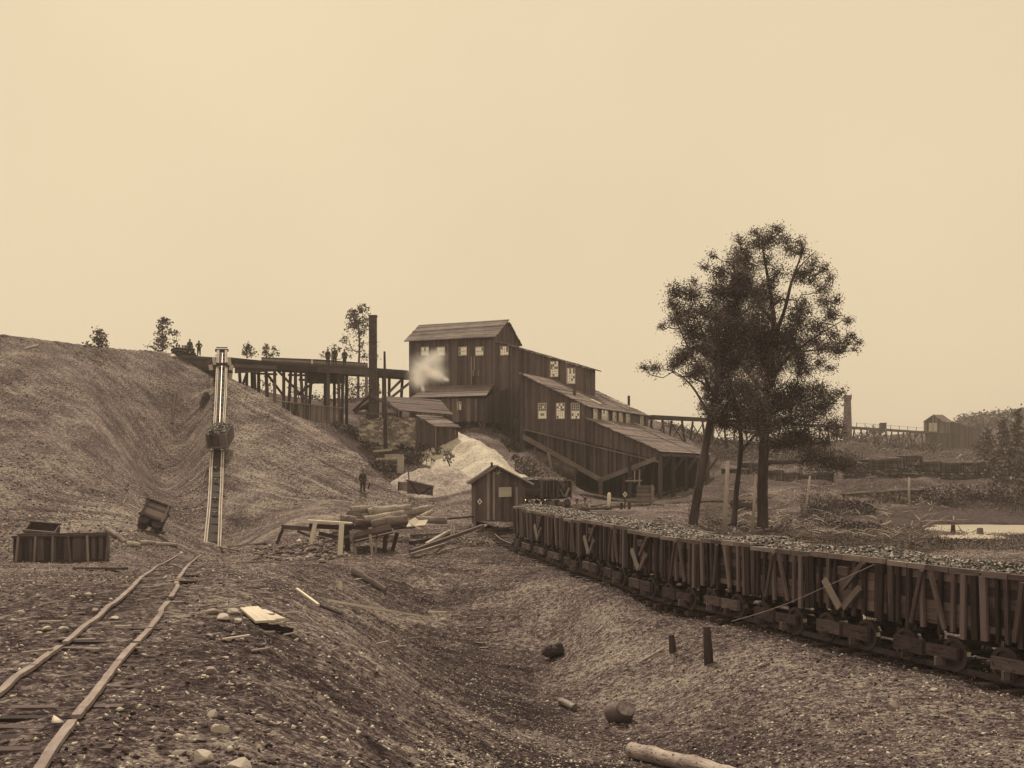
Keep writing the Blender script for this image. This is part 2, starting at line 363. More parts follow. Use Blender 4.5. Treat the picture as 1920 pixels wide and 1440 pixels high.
def ground_material():
    m, n, b = nodes_mat('ground')
    geo = N(n, 'ShaderNodeNewGeometry'); pos = geo.outputs['Position']
    at = lambda s: N(n, 'ShaderNodeAttribute', attribute_name=s).outputs['Fac']
    mix = None
    speck = noise_(n, pos, 16.0, 4, 0.75); fine = noise_(n, pos, 5.5, 6, 0.75); big = noise_(n, pos, 0.35, 5, 0.6)
    vor = N(n, 'ShaderNodeTexVoronoi'); vor.inputs['Scale'].default_value = 9.0; n.links.new(pos, vor.inputs['Vector'])
    vc = N(n, 'ShaderNodeSeparateColor'); n.links.new(vor.outputs['Color'], vc.inputs[0]); cell = vc.outputs[0]
    tot = math_(n, 'MULTIPLY', math_(n, 'SUBTRACT', fine, 0.5), 1.9)
    tot = math_(n, 'ADD', tot, math_(n, 'MULTIPLY', math_(n, 'SUBTRACT', speck, 0.5), 1.7))
    tot = math_(n, 'ADD', tot, math_(n, 'MULTIPLY', math_(n, 'SUBTRACT', cell, 0.5), 0.20))
    tot = math_(n, 'ADD', tot, math_(n, 'MULTIPLY', math_(n, 'SUBTRACT', big, 0.5), 0.9))
    for nm, ang, wd, ln, amp in (('zA', math.atan2(-.6, .8), 1.2, .07, .75), ('zB', math.atan2(-.5, -.86), 1.5, .08, 1.3), ('zC', math.atan2(-.69, .72), 1.5, .08, 1.35), ('zL', math.atan2(-.37, .93), 2.6, .25, 1.1)):
        mp = N(n, 'ShaderNodeVectorRotate', rotation_type='Z_AXIS'); n.links.new(pos, mp.inputs['Vector']); mp.inputs['Angle'].default_value = -ang
        s = noise_(n, mapping(n, mp.outputs[0], (ln, wd, 0.0)), 1.0, 7, 0.72)
        tot = math_(n, 'ADD', tot, math_(n, 'MULTIPLY', math_(n, 'MULTIPLY', math_(n, 'SUBTRACT', s, 0.5), amp), at(nm)))
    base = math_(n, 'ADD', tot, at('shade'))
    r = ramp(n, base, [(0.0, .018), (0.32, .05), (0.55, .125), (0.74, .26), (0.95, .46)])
    # vegetation
    gn = noise_(n, pos, 3.0, 8, 0.8); gr = ramp(n, gn, [(0.32, .018), (0.5, .07), (0.72, .2)])
    mx = N(n, 'ShaderNodeMix', data_type='RGBA'); n.links.new(at('grass'), mx.inputs[0]); n.links.new(r.outputs[0], mx.inputs[6]); n.links.new(gr.outputs[0], mx.inputs[7])
    n.links.new(mx.outputs[2], b.inputs['Base Color']); b.inputs['Roughness'].default_value = 0.95; b.inputs['Specular IOR Level'].default_value = 0.1
    hh = math_(n, 'ADD', math_(n, 'MULTIPLY', fine, 1.0), math_(n, 'MULTIPLY', speck, 0.35))
    bump(n, b, hh, 1.0, 0.16)
    return m
def build_ground():
    th = np.r_[np.linspace(-180, -40, 40)[:-1], np.linspace(-40, -31, 20)[:-1], np.linspace(-31, 31, 760)[:-1], np.linspace(31, 40, 20)[:-1], np.linspace(40, 180, 41)]
    r = np.r_[0.3, 2.5, 4.0, np.exp(np.linspace(math.log(5.5), math.log(260), 900)), np.exp(np.linspace(math.log(270), math.log(2500), 26))]
    T, RR = np.meshgrid(np.radians(th), r); X = RR*np.sin(T); Y = RR*np.cos(T)
    Z = H(X, Y)
    A, Bz, Cz, lf, rf = zones(X, Y); u = X/np.maximum(Y, 1); d = RR
    grass = smooth((u-.16)/.04)*smooth((Y-50)/8)*smooth((fbm(X, Y, .12, 3, 77)+.42)/.3)*.9
    grass = np.maximum(grass, smooth((d-170)/40)); yc = np.interp(u, cu, cy)
    grass = np.maximum(grass, ((Y > yc+3) & (u < -.06) & (u > -.3))*smooth((fbm(X, Y, .2, 3, 7)+.3)/.2)*.8)
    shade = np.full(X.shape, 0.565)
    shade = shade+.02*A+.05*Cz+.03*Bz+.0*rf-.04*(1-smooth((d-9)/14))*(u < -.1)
    val = np.exp(-((X-(.6-(Y-22)*.22))/2.0)**2)*((Y > 10) & (Y < 42))          # damp hollow bottom, darkened further by painted shade to deepen the gully
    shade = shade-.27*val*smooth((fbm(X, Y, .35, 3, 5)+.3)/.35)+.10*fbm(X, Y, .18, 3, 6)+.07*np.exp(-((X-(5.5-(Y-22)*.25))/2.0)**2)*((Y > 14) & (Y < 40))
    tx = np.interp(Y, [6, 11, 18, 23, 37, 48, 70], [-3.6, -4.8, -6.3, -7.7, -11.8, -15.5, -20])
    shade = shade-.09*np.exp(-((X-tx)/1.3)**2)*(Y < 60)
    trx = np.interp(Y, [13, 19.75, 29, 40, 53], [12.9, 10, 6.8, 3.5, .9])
    shade = shade-.3*np.exp(-((X-trx)/1.5)**2)*(Y < 56)  # shadow under the coal train painted into the ground tone
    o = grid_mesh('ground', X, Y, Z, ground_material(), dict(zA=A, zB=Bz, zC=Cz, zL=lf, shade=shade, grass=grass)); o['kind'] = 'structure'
    return o
build_ground()

# ------------------------------------------------------------------ materials
M_WALL = wood('dark_boards', .085, .19, var=.34)
M_WALL2 = wood('weathered_boards', .11, .3, var=.5)
M_BEAM = wood('dark_timber', .05, .15)
M_MID = wood('grey_timber', .1, .32)
M_PALE = wood('new_timber', .42, .78, var=.25)
M_SHINGLE = wood('shingles', .13, .36, var=.3)
M_CAR = wood('coal_car_boards', .055, .2, var=.6)
M_BARK = wood('bark', .04, .2, grain=.7, var=.2)
M_BIRCH = wood('birch_bark', .26, .75, grain=1.6, var=.2, spots=.5)
M_LOG = wood('log_bark', .16, .5, grain=1.6, var=.35, spots=.4)
M_END = plain('cut_wood', .1, .36, 9)
M_FRAME = plain('pale_paint', .5, .68, 8, bmp=.1)
M_GLASS = plain('window_glass', .8, .9, 3, rough=.08, metal=.9, bmp=.0, tint=0)
n_ = M_GLASS.node_tree; b_ = [x for x in n_.nodes if x.type == 'BSDF_PRINCIPLED'][0]
r_ = [x for x in n_.nodes if x.type == 'VALTORGB'][0]; a_ = [x for x in n_.nodes if x.type == 'ATTRIBUTE'][0]
n_.links.new(a_.outputs['Fac'], r_.inputs[0]); r_.color_ramp.interpolation = 'CONSTANT'
for e_, (p_, c_) in zip(r_.color_ramp.elements, [(0, .03), (.33, .85)]): e_.position = p_; e_.color = (max(c_, .12), max(c_, .12)*.95, max(c_, .12)*.9, 1)
M_IRON = plain('rusty_iron', .035, .1, 4, rough=.6, metal=.3)
M_RAIL = plain('worn_rail', .3, .5, 8, rough=.35, metal=.7, bmp=.1)
M_RIM = plain('polished_rim', .45, .7, 8, rough=.25, metal=.9, bmp=.05)
M_STONEW = None
M_COAL = plain('coal_lumps', .03, .3, 30, rough=.55, bmp=.6, tint=1.3, stops=[(.2, .02), (.55, .06), (.82, .17), (1, .42)])
M_ROCK = plain('rock', .26, .6, 7, tint=.7)
M_ASH = plain('ash', .26, .5, 5, tint=.2, dist=.06, bmp=1.0, stops=[(.25, .26), (.5, .48), (.7, .7)])
M_ASH2 = plain('grey_ash', .2, .5, 5, tint=.2, dist=.06, bmp=1.0, stops=[(.25, .12), (.5, .28), (.7, .55)])
M_LEAF = plain('foliage', .03, .09, 1.2, tint=1.0, bmp=0, stops=[(.1, .055), (.5, .115), (.9, .26)])
M_LEAFB = plain('bush_foliage', .03, .12, 1.2, tint=1.0, bmp=0, stops=[(.1, .03), (.5, .07), (.9, .2)])
M_WEED = plain('weeds', .05, .2, 1.2, tint=1.2, bmp=0, stops=[(.1, .05), (.5, .12), (.8, .26), (1, .45)])
M_SHADE = wood('shade_painted_boards', .02, .06, var=.3)  # interior shade of bay and undercroft put into the board colour
M_NEW = wood('bright_timber', .62, .86, var=.2)
M_STRAP = wood('worn_strap_timber', .2, .42, var=.4)
M_POLE = wood('bleached_pole', .3, .6, grain=.8, var=.3)
M_PROCK = plain('pale_rock', .42, .75, 6, tint=.5)
M_CLOTH = plain('dark_cloth', .03, .07, 5, bmp=.2)
M_SKIN = plain('skin', .3, .4, 5, bmp=.1)
M_WHITE = plain('whitewash', .6, .8, 8, bmp=.2)
M_BLACK = plain('black_paint', .02, .04, 8, bmp=.2)

# ------------------------------------------------------------------ the coal breaker
A25 = R(25); U = V(math.cos(A25), -math.sin(A25), 0); W_ = V(math.sin(A25), math.cos(A25), 0); Z = V(0, 0, 1)
EYE = V(0, 0, CZ)
class Plane:
    def __init__(s, p, n): s.p = Vector(p); s.n = Vector(n).normalized()
    def at(s, px, py, off=0.0):
        d = V((px-960)/F, 1, -(py-HZ)/F); t = (s.p+s.n*off-EYE).dot(s.n)/d.dot(s.n); return EYE+d*t
    def poly(s, pts, off=0.0): return [s.at(a, b, off) for a, b in pts]
def window(parent, pl, cx, cy, w, h, nx, ny, u=None, off=0.03, dark=.3):
    """sash window: pale frame and glazing bars, with its panes as a sub-part"""
    u = u or U; c = pl.at(cx, cy, off); n = pl.n; f = MB(); t = .07
    def bar(x0, z0, x1, z1, dep):
        m = c+u*((x0+x1)/2)+Z*((z0+z1)/2); sx = u*((x1-x0)/2); sz = Z*((z1-z0)/2)
        q = [m-sx-sz, m+sx-sz, m+sx+sz, m-sx+sz]
        if (q[1]-q[0]).cross(q[2]-q[1]).dot(n) < 0: q.reverse()
        f.prism(q, [p+n*dep for p in q], .5, Z)
    bar(-w/2-t, -h/2-t, -w/2, h/2+t, .06); bar(w/2, -h/2-t, w/2+t, h/2+t, .06)
    bar(-w/2, h/2, w/2, h/2+t, .06); bar(-w/2, -h/2-t, w/2, -h/2, .06)
    for i in range(1, nx): x = -w/2+w*i/nx; bar(x-.022, -h/2, x+.022, h/2, .035)
    for j in range(1, ny): z = -h/2+h*j/ny; k = .04 if j*2 == ny else .022; bar(-w/2, z-k, w/2, z+k, .04)
    fo = f.build('window', M_FRAME, parent)
    g = MB()
    for i in range(nx):
        for j in range(ny):
            x0 = -w/2+w*i/nx; z0 = -h/2+h*j/ny; q = [c+u*x0+Z*z0, c+u*(x0+w/nx)+Z*z0, c+u*(x0+w/nx)+Z*(z0+h/ny), c+u*x0+Z*(z0+h/ny)]
            k = len(g.v); g.v += [p+n*.012 for p in q]; g.face([k, k+1, k+2, k+3], 0.2 if random.random() < (dark*(1.5 if j*2 >= ny else .5)) else 0.8, Z)
    g.build('pane', M_GLASS, fo)
def rough_(m, a):
    for p in m.v: p += Vector((random.uniform(-a, a), random.uniform(-a, a), random.uniform(-a, a)))
def wall(parent, poly, n, mat=None, w=.2, name='wall', th=.06, d=None, **kw):
    m = MB(); m.planks(poly, d or Z, w, th, n, jit=.02, **kw); rough_(m, .02); return m.build(name, mat or M_WALL, parent)
def roof(parent, poly, mat=None, name='roof', d=None, w=.19, th=.07):
    poly = [Vector(p) for p in poly]; n = V(0, 0, 0)
    for i in range(len(poly)): n += poly[i].cross(poly[(i+1) % len(poly)])
    if n.z < 0: n.negate()
    n.normalize(); m = MB(); m.planks(poly, d or W_, w, th, n, jit=.03, jw=.1, tintr=(.2, .8)); rough_(m, .035); return m.build(name, mat or M_SHINGLE, parent)

TQ = P(929, 640, 112); TP = Plane(TQ, -W_); FB = P(1105, 762, 98); FP = Plane(FB, -W_)
br = empty('coal_breaker', P(1020, 885, 104), 'tall dark board coal breaker stepping down in tiers to an open loading shed', 'coal breaker')
GL = Plane(TQ, U)                                     # gable face of the tower
zg = CZ+2.0
def down(p, z): return V(p.x, p.y, z)
# tower
tl, tr_ = TP.at(767, 636), TP.at(929, 632)
bt = 5.9; gb = tr_+W_*bt; apex = GL.at(953, 605)
apex = tr_+W_*(bt/2)+Z*1.95
wall(br, [down(tl, 5.5), down(tr_, 5.5), tr_, tl], -W_)
wall(br, [down(tr_, 6), down(gb, 6), gb, apex, tr_], U, name='gable_wall')
wall(br, [down(tl, 5.5), down(tl+W_*bt, 5.5), tl+W_*bt, tl+W_*(bt/2)+Z*1.95, tl], -U, name='gable_wall')
wall(br, [down(tl+W_*bt, 5.5), down(gb, 5.5), gb, tl+W_*bt], W_, name='wall')
ov = .45; sl = (apex-tr_).normalized(); sl2 = (apex-gb).normalized()
roof(br, [tl-U*ov-sl*ov, tr_+U*ov*.6-sl*ov, apex+U*ov*.6, tl-U*ov+(apex-tr_)], d=U)
roof(br, [gb+U*ov*.6-sl2*ov, tl-U*ov+W_*bt-sl2*ov, tl-U*ov+(apex-tr_), apex+U*ov*.6], d=U)
for x in (797, 827, 868, 899): window(br, TP, x, 658.5, .84, .8, 5, 2, dark=.1)
# chute section with the long sloping roof
c1 = TP.at(1099, 690); c1b = c1+W_*2.6
s0 = TP.at(930, 641); s0b = s0+W_*2.6
wall(br, [down(s0, 5.5), down(c1, 5.5), c1, s0], -W_)
wall(br, [down(c1, 6), down(c1b, 6), c1b, c1], U)
sd_ = (c1-s0).normalized()
roof(br, [s0-W_*.35+Z*.1, c1-W_*.35+sd_*.6+Z*.1, c1b+W_*.3+sd_*.6+Z*.1, s0b+W_*.3+Z*.1], d=W_)
window(br, TP, 946, 657.5, .84, .84, 4, 3)
window(br, TP, 1039.5, 692, .78, 1.5, 4, 6, dark=.35); window(br, TP, 1071, 705, .78, 1.5, 4, 6, dark=.2)
m = MB(); m.slab([TP.at(963, 804, .1), TP.at(970, 804, .1), TP.at(970, 786, .1), TP.at(963, 786, .1)], .03, -W_, tint=.8); m.build('gap_sky_pane', M_GLASS, br)  # reflective pane standing in for sky light through a gap
tb = MB()
tb.beam(TP.at(883.5, 668, .12), TP.at(883.5, 721, .12), .07, .05, tint=.9); tb.beam(TP.at(889, 668, .12), TP.at(889, 695, .12), .06, .05, tint=.9)
tb.build('pipe', M_PALE, br)
tb = MB(); tb.planks(TP.poly([(885.5, 694), (898, 694), (898, 705), (885.5, 705)], .16), Z, .2, .04, -W_); tb.build('hopper_box', M_MID, br)
# middle wing
w0 = FP.at(978, 702); w1 = FB; wl = FP.at(978, 800)
wall(br, [FP.at(978, 803), FP.at(1100, 829), w1+Z*.0+V(0, 0, 0), w0], -W_)
L1 = 18.4; D1 = (w0-TP.p).dot(-W_)
A1 = FP.at(974, 699); B1 = FP.at(1107, 763)
rf_d = (B1-A1)
roof(br, [A1-W_*.3, B1-W_*.3, B1+W_*L1, A1+W_*L1], d=W_)
roof2 = FP.at(1100, 783); R2b = FP.at(1238, 846)
# clerestory wall and windows under the eave, facing down the slope
EQ = w1-U*.25; EP = Plane(EQ, U)
wall(br, [down(EQ, 8.0), down(EQ+W_*L1, 8.0), EQ+W_*L1-Z*.1, EQ-Z*.1], U, name='clerestory_wall')
for i, (s_, ww) in enumerate([(2.0, 1.0), (4.6, 1.7), (7.3, .95), (9.2, 1.05), (11.4, 1.1), (15.9, .9)]):
    c = EQ+W_*s_+U*.03; pl = Plane(c, U)
    class _K:  # window centred on a world point
        n = U
        @staticmethod
        def at(a, b, off=0, c=c): return V(c.x, c.y, 9.42)+U*off
    window(br, _K, 0, 0, ww, .95, 4, 3, u=W_, dark=.12)
for x in (1017, 1051, 1079): window(br, FP, x, 770.5, .74, 1.36, 4, 6, dark={1017: .5, 1051: .12, 1079: .6}[x])
# lower wing
wall(br, [FP.at(1101, 829, .04), FP.at(1232, 862, .04), FP.at(1235, 846, .04), FP.at(1101, 785, .04)], -W_)
L2 = 17.3
roof(br, [roof2-W_*.4-U*.05, R2b-W_*.4+U*.2, R2b+W_*L2+U*.2, roof2+W_*L2-U*.05], d=W_)
# far rake walls so that the building closes behind
FBk = Plane(FB+W_*(L2-.4), W_)
wall(br, [down(w0+W_*(L2-.4), 5), down(w1+W_*(L2-.4), 5), w1+W_*(L2-.4), w0+W_*(L2-.4)], W_)
wall(br, [w1+W_*(L2-.4)-Z*3.5, down(R2b+W_*(L2-.4), 4.5), R2b+W_*(L2-.4)-Z*.2, down(w1, roof2.z-.2)+W_*(L2-.4)], W_)
wall(br, [down(w0+W_*9.3, 5), down(w0+W_*(L2-.4), 5), w0+W_*(L2-.4), w0+W_*9.3], -U)
# recessed lower wall with its V of beams
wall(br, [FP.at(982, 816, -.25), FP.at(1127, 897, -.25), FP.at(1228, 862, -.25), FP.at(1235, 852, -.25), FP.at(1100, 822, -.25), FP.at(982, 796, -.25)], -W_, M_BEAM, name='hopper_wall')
tb = MB(); ba = FP.at(980, 818, .05); bb_ = FP.at(1127, 900, .05); bc = FP.at(1230, 860, .05)
tb.beam(ba, bb_, .3, .42); tb.beam(bb_, bc, .3, .4); tb.beam(FP.at(982, 805, .12), FP.at(1235, 866, .12), .1, .12, tint=.7)
tb.build('hopper_beam', M_MID, br)
po = [(978, 700, 866, .32), (1126, 898, 950, .34), (1181, 866, 946, .34)]
for x, y0, y1, w in po:
    tb = MB(); a = FP.at(x, y0, .1); tb.beam(a, down(a, hz(a.x, a.y)-.3), w, w); tb.build('post', M_BEAM, br)
tb = MB(); tb.beam(FP.at(979, 812, .1), FP.at(938, 852, .1), .2, .28); tb.build('strut', M_BEAM, br)
tb = MB(); tb.beam(FP.at(1160, 888, 0), FP.at(1178, 900, 0), .14, .2); tb.beam(FP.at(1198, 893, 0), FP.at(1212, 868, 0), .14, .2); tb.build('brace', M_BEAM, br)
# loading shed: front posts on the eave line, inner rows, back wall with the bay's shade in its colour
for k, s_ in enumerate((0.3, 4.4, 8.8, 13.2, 16.8)):
    a = R2b+W_*s_+U*(-.1)-Z*.25; g = down(a, hz(a.x, a.y)-.3)
    tb = MB(); tb.beam(a, g, .36, .36); tb.beam(a-Z*1.6, a+U*1.1-Z*.1, .16, .2); tb.build('post', M_BEAM, br)
for rr in (4.2, 8.6):
    for s_ in (2.2, 6.6, 11, 15.4):
        a = R2b+W_*s_-U*rr; a.z = 7.0; tb = MB(); tb.beam(a, down(a, hz(a.x, a.y)-.3), .3, .3); tb.build('post', M_BEAM, br)
tb = MB(); tb.beam(R2b-U*.1-Z*.28, R2b+W_*17-U*.1-Z*.28, .3, .3)
for s_ in (2.2, 6.6, 11, 15.4): tb.beam(R2b+W_*s_-Z*.3, R2b+W_*s_-U*9+Z*1.6, .2, .28)
tb.build('roof_beam', M_BEAM, br)
a = R2b+W_*17; b = R2b+W_*17-U*10.5
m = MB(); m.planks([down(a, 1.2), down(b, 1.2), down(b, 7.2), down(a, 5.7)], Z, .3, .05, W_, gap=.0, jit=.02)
m.build('back_wall', M_SHADE, br)
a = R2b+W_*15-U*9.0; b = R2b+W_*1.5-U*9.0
m = MB(); m.planks([down(a, 1.0), down(b, 1.0), down(b, 6.5), down(a, 6.5)], Z, .3, .05, U, gap=.0, jit=.02); m.build('partition', M_SHADE, br)
# shade-painted undercroft wall below the tower and behind the hopper
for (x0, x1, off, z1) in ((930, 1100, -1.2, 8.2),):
    a = TP.at(x0, 800, off); b = TP.at(x1, 800, off); wall(br, [down(a, 4.5), down(b, 3), down(b, z1), down(a, z1)], -W_, M_SHADE, name='undercroft_wall')
a = FP.at(985, 850, -5); b = FP.at(1180, 850, -5); wall(br, [down(a, 3), down(b, 1), down(b, 7.0), down(a, 7.4)], -W_, M_SHADE, name='undercroft_wall')
# skylights, roof seams and stove pipes
RP1 = Plane(B1+Z*.05, rf_d.cross(W_)*(1 if rf_d.cross(W_).z > 0 else -1)); rd2 = R2b-roof2; n2 = rd2.cross(W_); n2 = n2 if n2.z > 0 else -n2; RP2 = Plane(roof2+Z*.05, n2)
for pl, a, b in ((RP1, (1082, 736), (1125, 757)), (RP1, (1143, 747), (1186, 765)), (RP2, (1128, 785), (1164, 799)), (RP2, (1186, 791), (1220, 804))):
    m = MB(); p = pl.at(*a, .06); q = pl.at(*b, .06); m.slab([p, q, q+W_*.75, p+W_*.75], .1, pl.n); f = m.build('skylight', M_FRAME, br)
    m = MB(); m.slab([p+W_*.1+pl.n*.02, q+W_*.1+pl.n*.02, q+W_*.65+pl.n*.02, p+W_*.65+pl.n*.02], .02, pl.n, tint=.8); m.build('pane', M_GLASS, f)
for pl, a, b in ((RP1, (1118, 737), (1180, 770)), (RP2, (1188, 797), (1303, 849))):
    m = MB(); m.beam(pl.at(*a, .08), pl.at(*b, .08), .22, .06, up=pl.n, tint=.7); m.build('roof_seam', M_MID, br)
for pl, a, b in ((RP1, (1179, 757), (1180, 742)), (RP1, (1077, 741), (1077, 731))):
    m = MB(); p = pl.at(*a); m.tube([p-Z*.3, p+Z*(a[1]-b[1])/F*p.y], .14, 8); m.build('stove_pipe', M_IRON, br)
# inclined chute box in front of the hopper wall
m = MB(); m.planks(FP.poly([(1000, 842), (1083, 878), (1079, 901), (998, 862)], .9), (FP.at(1083, 878)-FP.at(1000, 842)), .28, .08, -W_, jit=.03)
ch = m.build('chute', M_MID, br)
for x0, y0, x1, y1 in ((1028, 848, 1037, 911), (1051, 867, 1050, 906), (1003, 839, 1000, 876), (1079, 878, 1077, 905)):
    tb = MB(); a = FP.at(x0, y0, 1.05); b = FP.at(x1, y1, 1.05); b.z = hz(b.x, b.y)-.2; tb.beam(a, b, .2, .2); tb.build('chute_post', M_MID, ch)

# ------------------------------------------------------------------ house on stilts against the tower
HQ = P(912, 745, 105.5); HP = Plane(HQ, -W_)
hs = empty('stilt_house', onG(860, 106), 'small board house on posts with shingled lean-to roof against the tower front', 'house')
h0 = HP.at(770, 746); h1 = HP.at(912, 745); ht0 = TP.at(800, 726, .05); ht1 = TP.at(927, 722, .05)
roof(hs, [h0, h1, ht1, ht0], d=U)
wall(hs, [HP.at(852, 791, -.3), HP.at(909, 790, -.3), HP.at(909, 747, -.3), HP.at(776, 748, -.3), HP.at(776, 775, -.3)], -W_, M_WALL2, w=.22)
a = HP.at(909, 747, -.3); b = TP.at(926, 727)
wall(hs, [down(a, 9.0), down(b, 9.0), b, a], U, M_WALL)
window(hs, HP, 861.5, 761, .34, .7, 2, 4, off=-.22, dark=.3)
for x, y0 in ((879, 789), (907, 789)):
    tb = MB(); a = HP.at(x, y0, -.5); tb.beam(a, down(a, hz(a.x, a.y)-.3), .34, .34); tb.build('post', M_MID, hs)
tb = MB(); tb.beam(HP.at(905, 802, -.5), HP.at(897, 791, -.5), .14, .16); tb.beam(HP.at(903, 808, -.5), HP.at(887, 824, -.5), .14, .16); tb.build('brace', M_MID, hs)

# ------------------------------------------------------------------ engine house with stone walls, iron stack, lean-to and pole
eh = empty('engine_house', onG(725, 99), 'low stone engine house with a dark sagging shingled roof', 'engine house')
def stone_mat():
    m, n, b = nodes_mat('rubble_stone')
    co = N(n, 'ShaderNodeTexCoord').outputs['Object']; s = mapping(n, co, (1, 1, 1.9))
    v = N(n, 'ShaderNodeTexVoronoi'); v.inputs['Scale'].default_value = 2.6; n.links.new(s, v.inputs['Vector'])
    v2 = N(n, 'ShaderNodeTexVoronoi', feature='DISTANCE_TO_EDGE'); v2.inputs['Scale'].default_value = 2.6; n.links.new(s, v2.inputs['Vector'])
    sc = N(n, 'ShaderNodeSeparateColor'); n.links.new(v.outputs['Color'], sc.inputs[0])
    f = math_(n, 'ADD', math_(n, 'MULTIPLY', sc.outputs[0], .5), math_(n, 'MULTIPLY', noise_(n, co, 4, 6, .7), .5))
    f = math_(n, 'SUBTRACT', f, math_(n, 'MULTIPLY', math_(n, 'LESS_THAN', v2.outputs['Distance'], .05), .25))
    r = ramp(n, f, [(.1, .1), (.45, .32), (.8, .62)]); n.links.new(r.outputs[0], b.inputs['Base Color']); b.inputs['Roughness'].default_value = .9
    bump(n, b, f, .7, .08); return m
M_STONEW = stone_mat()
SP = Plane(P(727, 800, 97.5), V(-.1, -1, 0)); X1 = V(1, -.1, 0).normalized()
def block(parent, pl, pts, th, mat, name, off=0.0):
    m = MB(); m.slab(pl.poly(pts, off), th, pl.n); return m.build(name, mat, parent)
block(eh, SP, [(672, 843), (729, 843), (729, 784), (721, 781), (690, 788), (672, 770)], .7, M_STONEW, 'stone_wall')
block(eh, SP, [(727, 843), (779, 843), (779, 783), (743, 783), (743, 768), (727, 766)], .9, M_STONEW, 'stone_wall', .12)
for pts in ([(672, 795), (686, 795), (686, 768), (672, 770)], [(728, 808), (742, 808), (742, 766), (728, 767)]):
    block(eh, SP, pts, 1.0, M_STONEW, 'stone_pier', .2)
e0 = SP.at(746, 769, .6); e1 = SP.at(850, 778, .4); k0 = e0+V(-2.0, 4.5, 1.45); k1 = e1+V(-1.5, 4.8, 1.75)
roof(eh, [e0, e1, k1, k0], M_WALL, d=e1-e0, w=.3)
l0 = SP.at(662, 771, .4); roof(eh, [l0, k0+V(-1.0, -1.6, 0), k0, l0+V(.6, 4.0, 0)], M_WALL2, d=V(.3, 1, 0), w=.3)
tb = MB(); tb.beam(l0, k0+V(-.6, -3.6, .0), .15, .25); tb.beam(k0+V(-.6, -3.6, 0), e0, .15, .25); tb.beam(SP.at(664, 775, .3), SP.at(746, 776, .3), .12, .18, tint=.8); tb.build('rafter', M_BEAM, eh)
q0 = SP.at(686, 786, -2); q1 = SP.at(845, 786, -2); wall(eh, [down(q0, 6), down(q1, 6), down(q1, 9.3), down(q0, 9.0)], V(0, -1, 0), name='back_wall')
q0 = SP.at(779, 843, -.3); q1 = SP.at(779, 783, -.3); wall(eh, [q0, q0+V(2.5, 0, 0), q1+V(2.5, 0, 0), q1], V(0, -1, 0))
m = MB(); m.slab(SP.poly([(690, 804), (699, 804), (699, 796), (690, 796)], .05), .05, SP.n); m.build('notice_board', M_FRAME, eh)
sk = empty('smokestack', onG(699, 98.2), 'tall dark square iron smokestack rising through the engine house', 'smokestack')
base = P(699.3, 838, 98.2); tz = P(699.3, 593, 98.2).z; m = MB(); hgt = tz-base.z
for i in range(9):
    z0 = base.z+hgt*i/9; w = .70-.004*i; m.box(V(base.x, base.y, z0+hgt/18), w, w, hgt/9-.015, tint=random.uniform(.2, .8))
m.build('stack_plates', M_IRON, sk)
m = MB(); m.box(V(base.x, base.y, tz+.02), .78, .78, .1); m.build('rim', M_IRON, sk)
pb = onG(722.5, 96.5); m = MB(); m.tube([pb-Z*.4, P(722, 760, 96.5), P(721, 659, 96.5)], [.19, .16, .1], 8); tag(m.build('pole', M_BARK), 'tall bare pole standing just right of the square iron smokestack', 'pole')
ls = empty('lean_to_shed', onG(820, 94), 'dark board lean-to shed between the stone wall and the ash pile', 'shed')
LP = Plane(P(818, 800, 93.5), V(-.12, -1, 0))
roof(ls, [LP.at(815, 799, .3), LP.at(864, 798, .3), LP.at(864, 798, .3)+V(-1.9, 2.6, 1.0), LP.at(815, 799, .3)+V(-1.9, 2.6, 1.0)], M_SHINGLE, d=V(1, 0, 0))
wall(ls, [LP.at(815, 845), LP.at(859, 845), LP.at(859, 800), LP.at(815, 800)], LP.n, w=.2)
q = LP.at(815, 800); q2 = P(781, 784, 96.2); wall(ls, [down(q2, 5.6), down(q, 5.6), q, q2], V(-.8, -.6, 0), w=.22)
tb = MB(); tb.beam(LP.at(817, 843, .06), LP.at(817, 801, .06), .22, .1, tint=.8); tb.build('corner_post', M_MID, ls)

# ------------------------------------------------------------------ trestle from the bank to the tower
def polybeam(mb, pts, w, h):
    for a, b in zip(pts, pts[1:]): mb.beam(a, b, w, h)
tz_ = empty('timber_trestle', onG(560, 118), 'long timber trestle carrying a deck from the waste bank to the tower', 'trestle')
YT = 118.0
dk = [P(372, 672, 117), P(440, 673, 116), P(520, 681, 117), P(600, 686, 118), P(700, 692, 118), P(767, 697, 118)]
m = MB()
for a, b in zip(dk, dk[1:]):
    m.slab([a+V(0, -1.6, 0), b+V(0, -1.6, 0), b+V(0, 2.4, 0), a+V(0, 2.4, 0)], .22, Z); m.beam(a+V(0, -1.5, -.55), b+V(0, -1.5, -.55), .3, .62); m.beam(a+V(0, 2.2, -.5), b+V(0, 2.2, -.5), .3, .5)
m.build('deck', M_BEAM, tz_)
m = MB(); m.planks([P(440, 700, 114.3), P(520, 697, 114.8), P(520, 680, 114.8), P(440, 672, 114.3)], V(1, 0, -.05), .3, .08, V(0, -1, 0)); m.build('side_boards', M_BEAM, tz_); m = MB(); m.planks([P(342, 690, 115), P(400, 704, 114.3), P(400, 669, 114.3), P(342, 665, 115)], V(1, 0, -.05), .3, .08, V(0, -1, 0)); m.build('side_boards', M_BEAM, tz_)
m = MB(); m.planks([P(490, 681, 119.4), P(690, 692, 119.6), P(690, 681, 119.6), P(600, 674, 119.5), P(490, 669.5, 119.4)], V(1, 0, -.05), .22, .06, V(0, -1, 0)); m.build('parapet', M_MID, tz_)
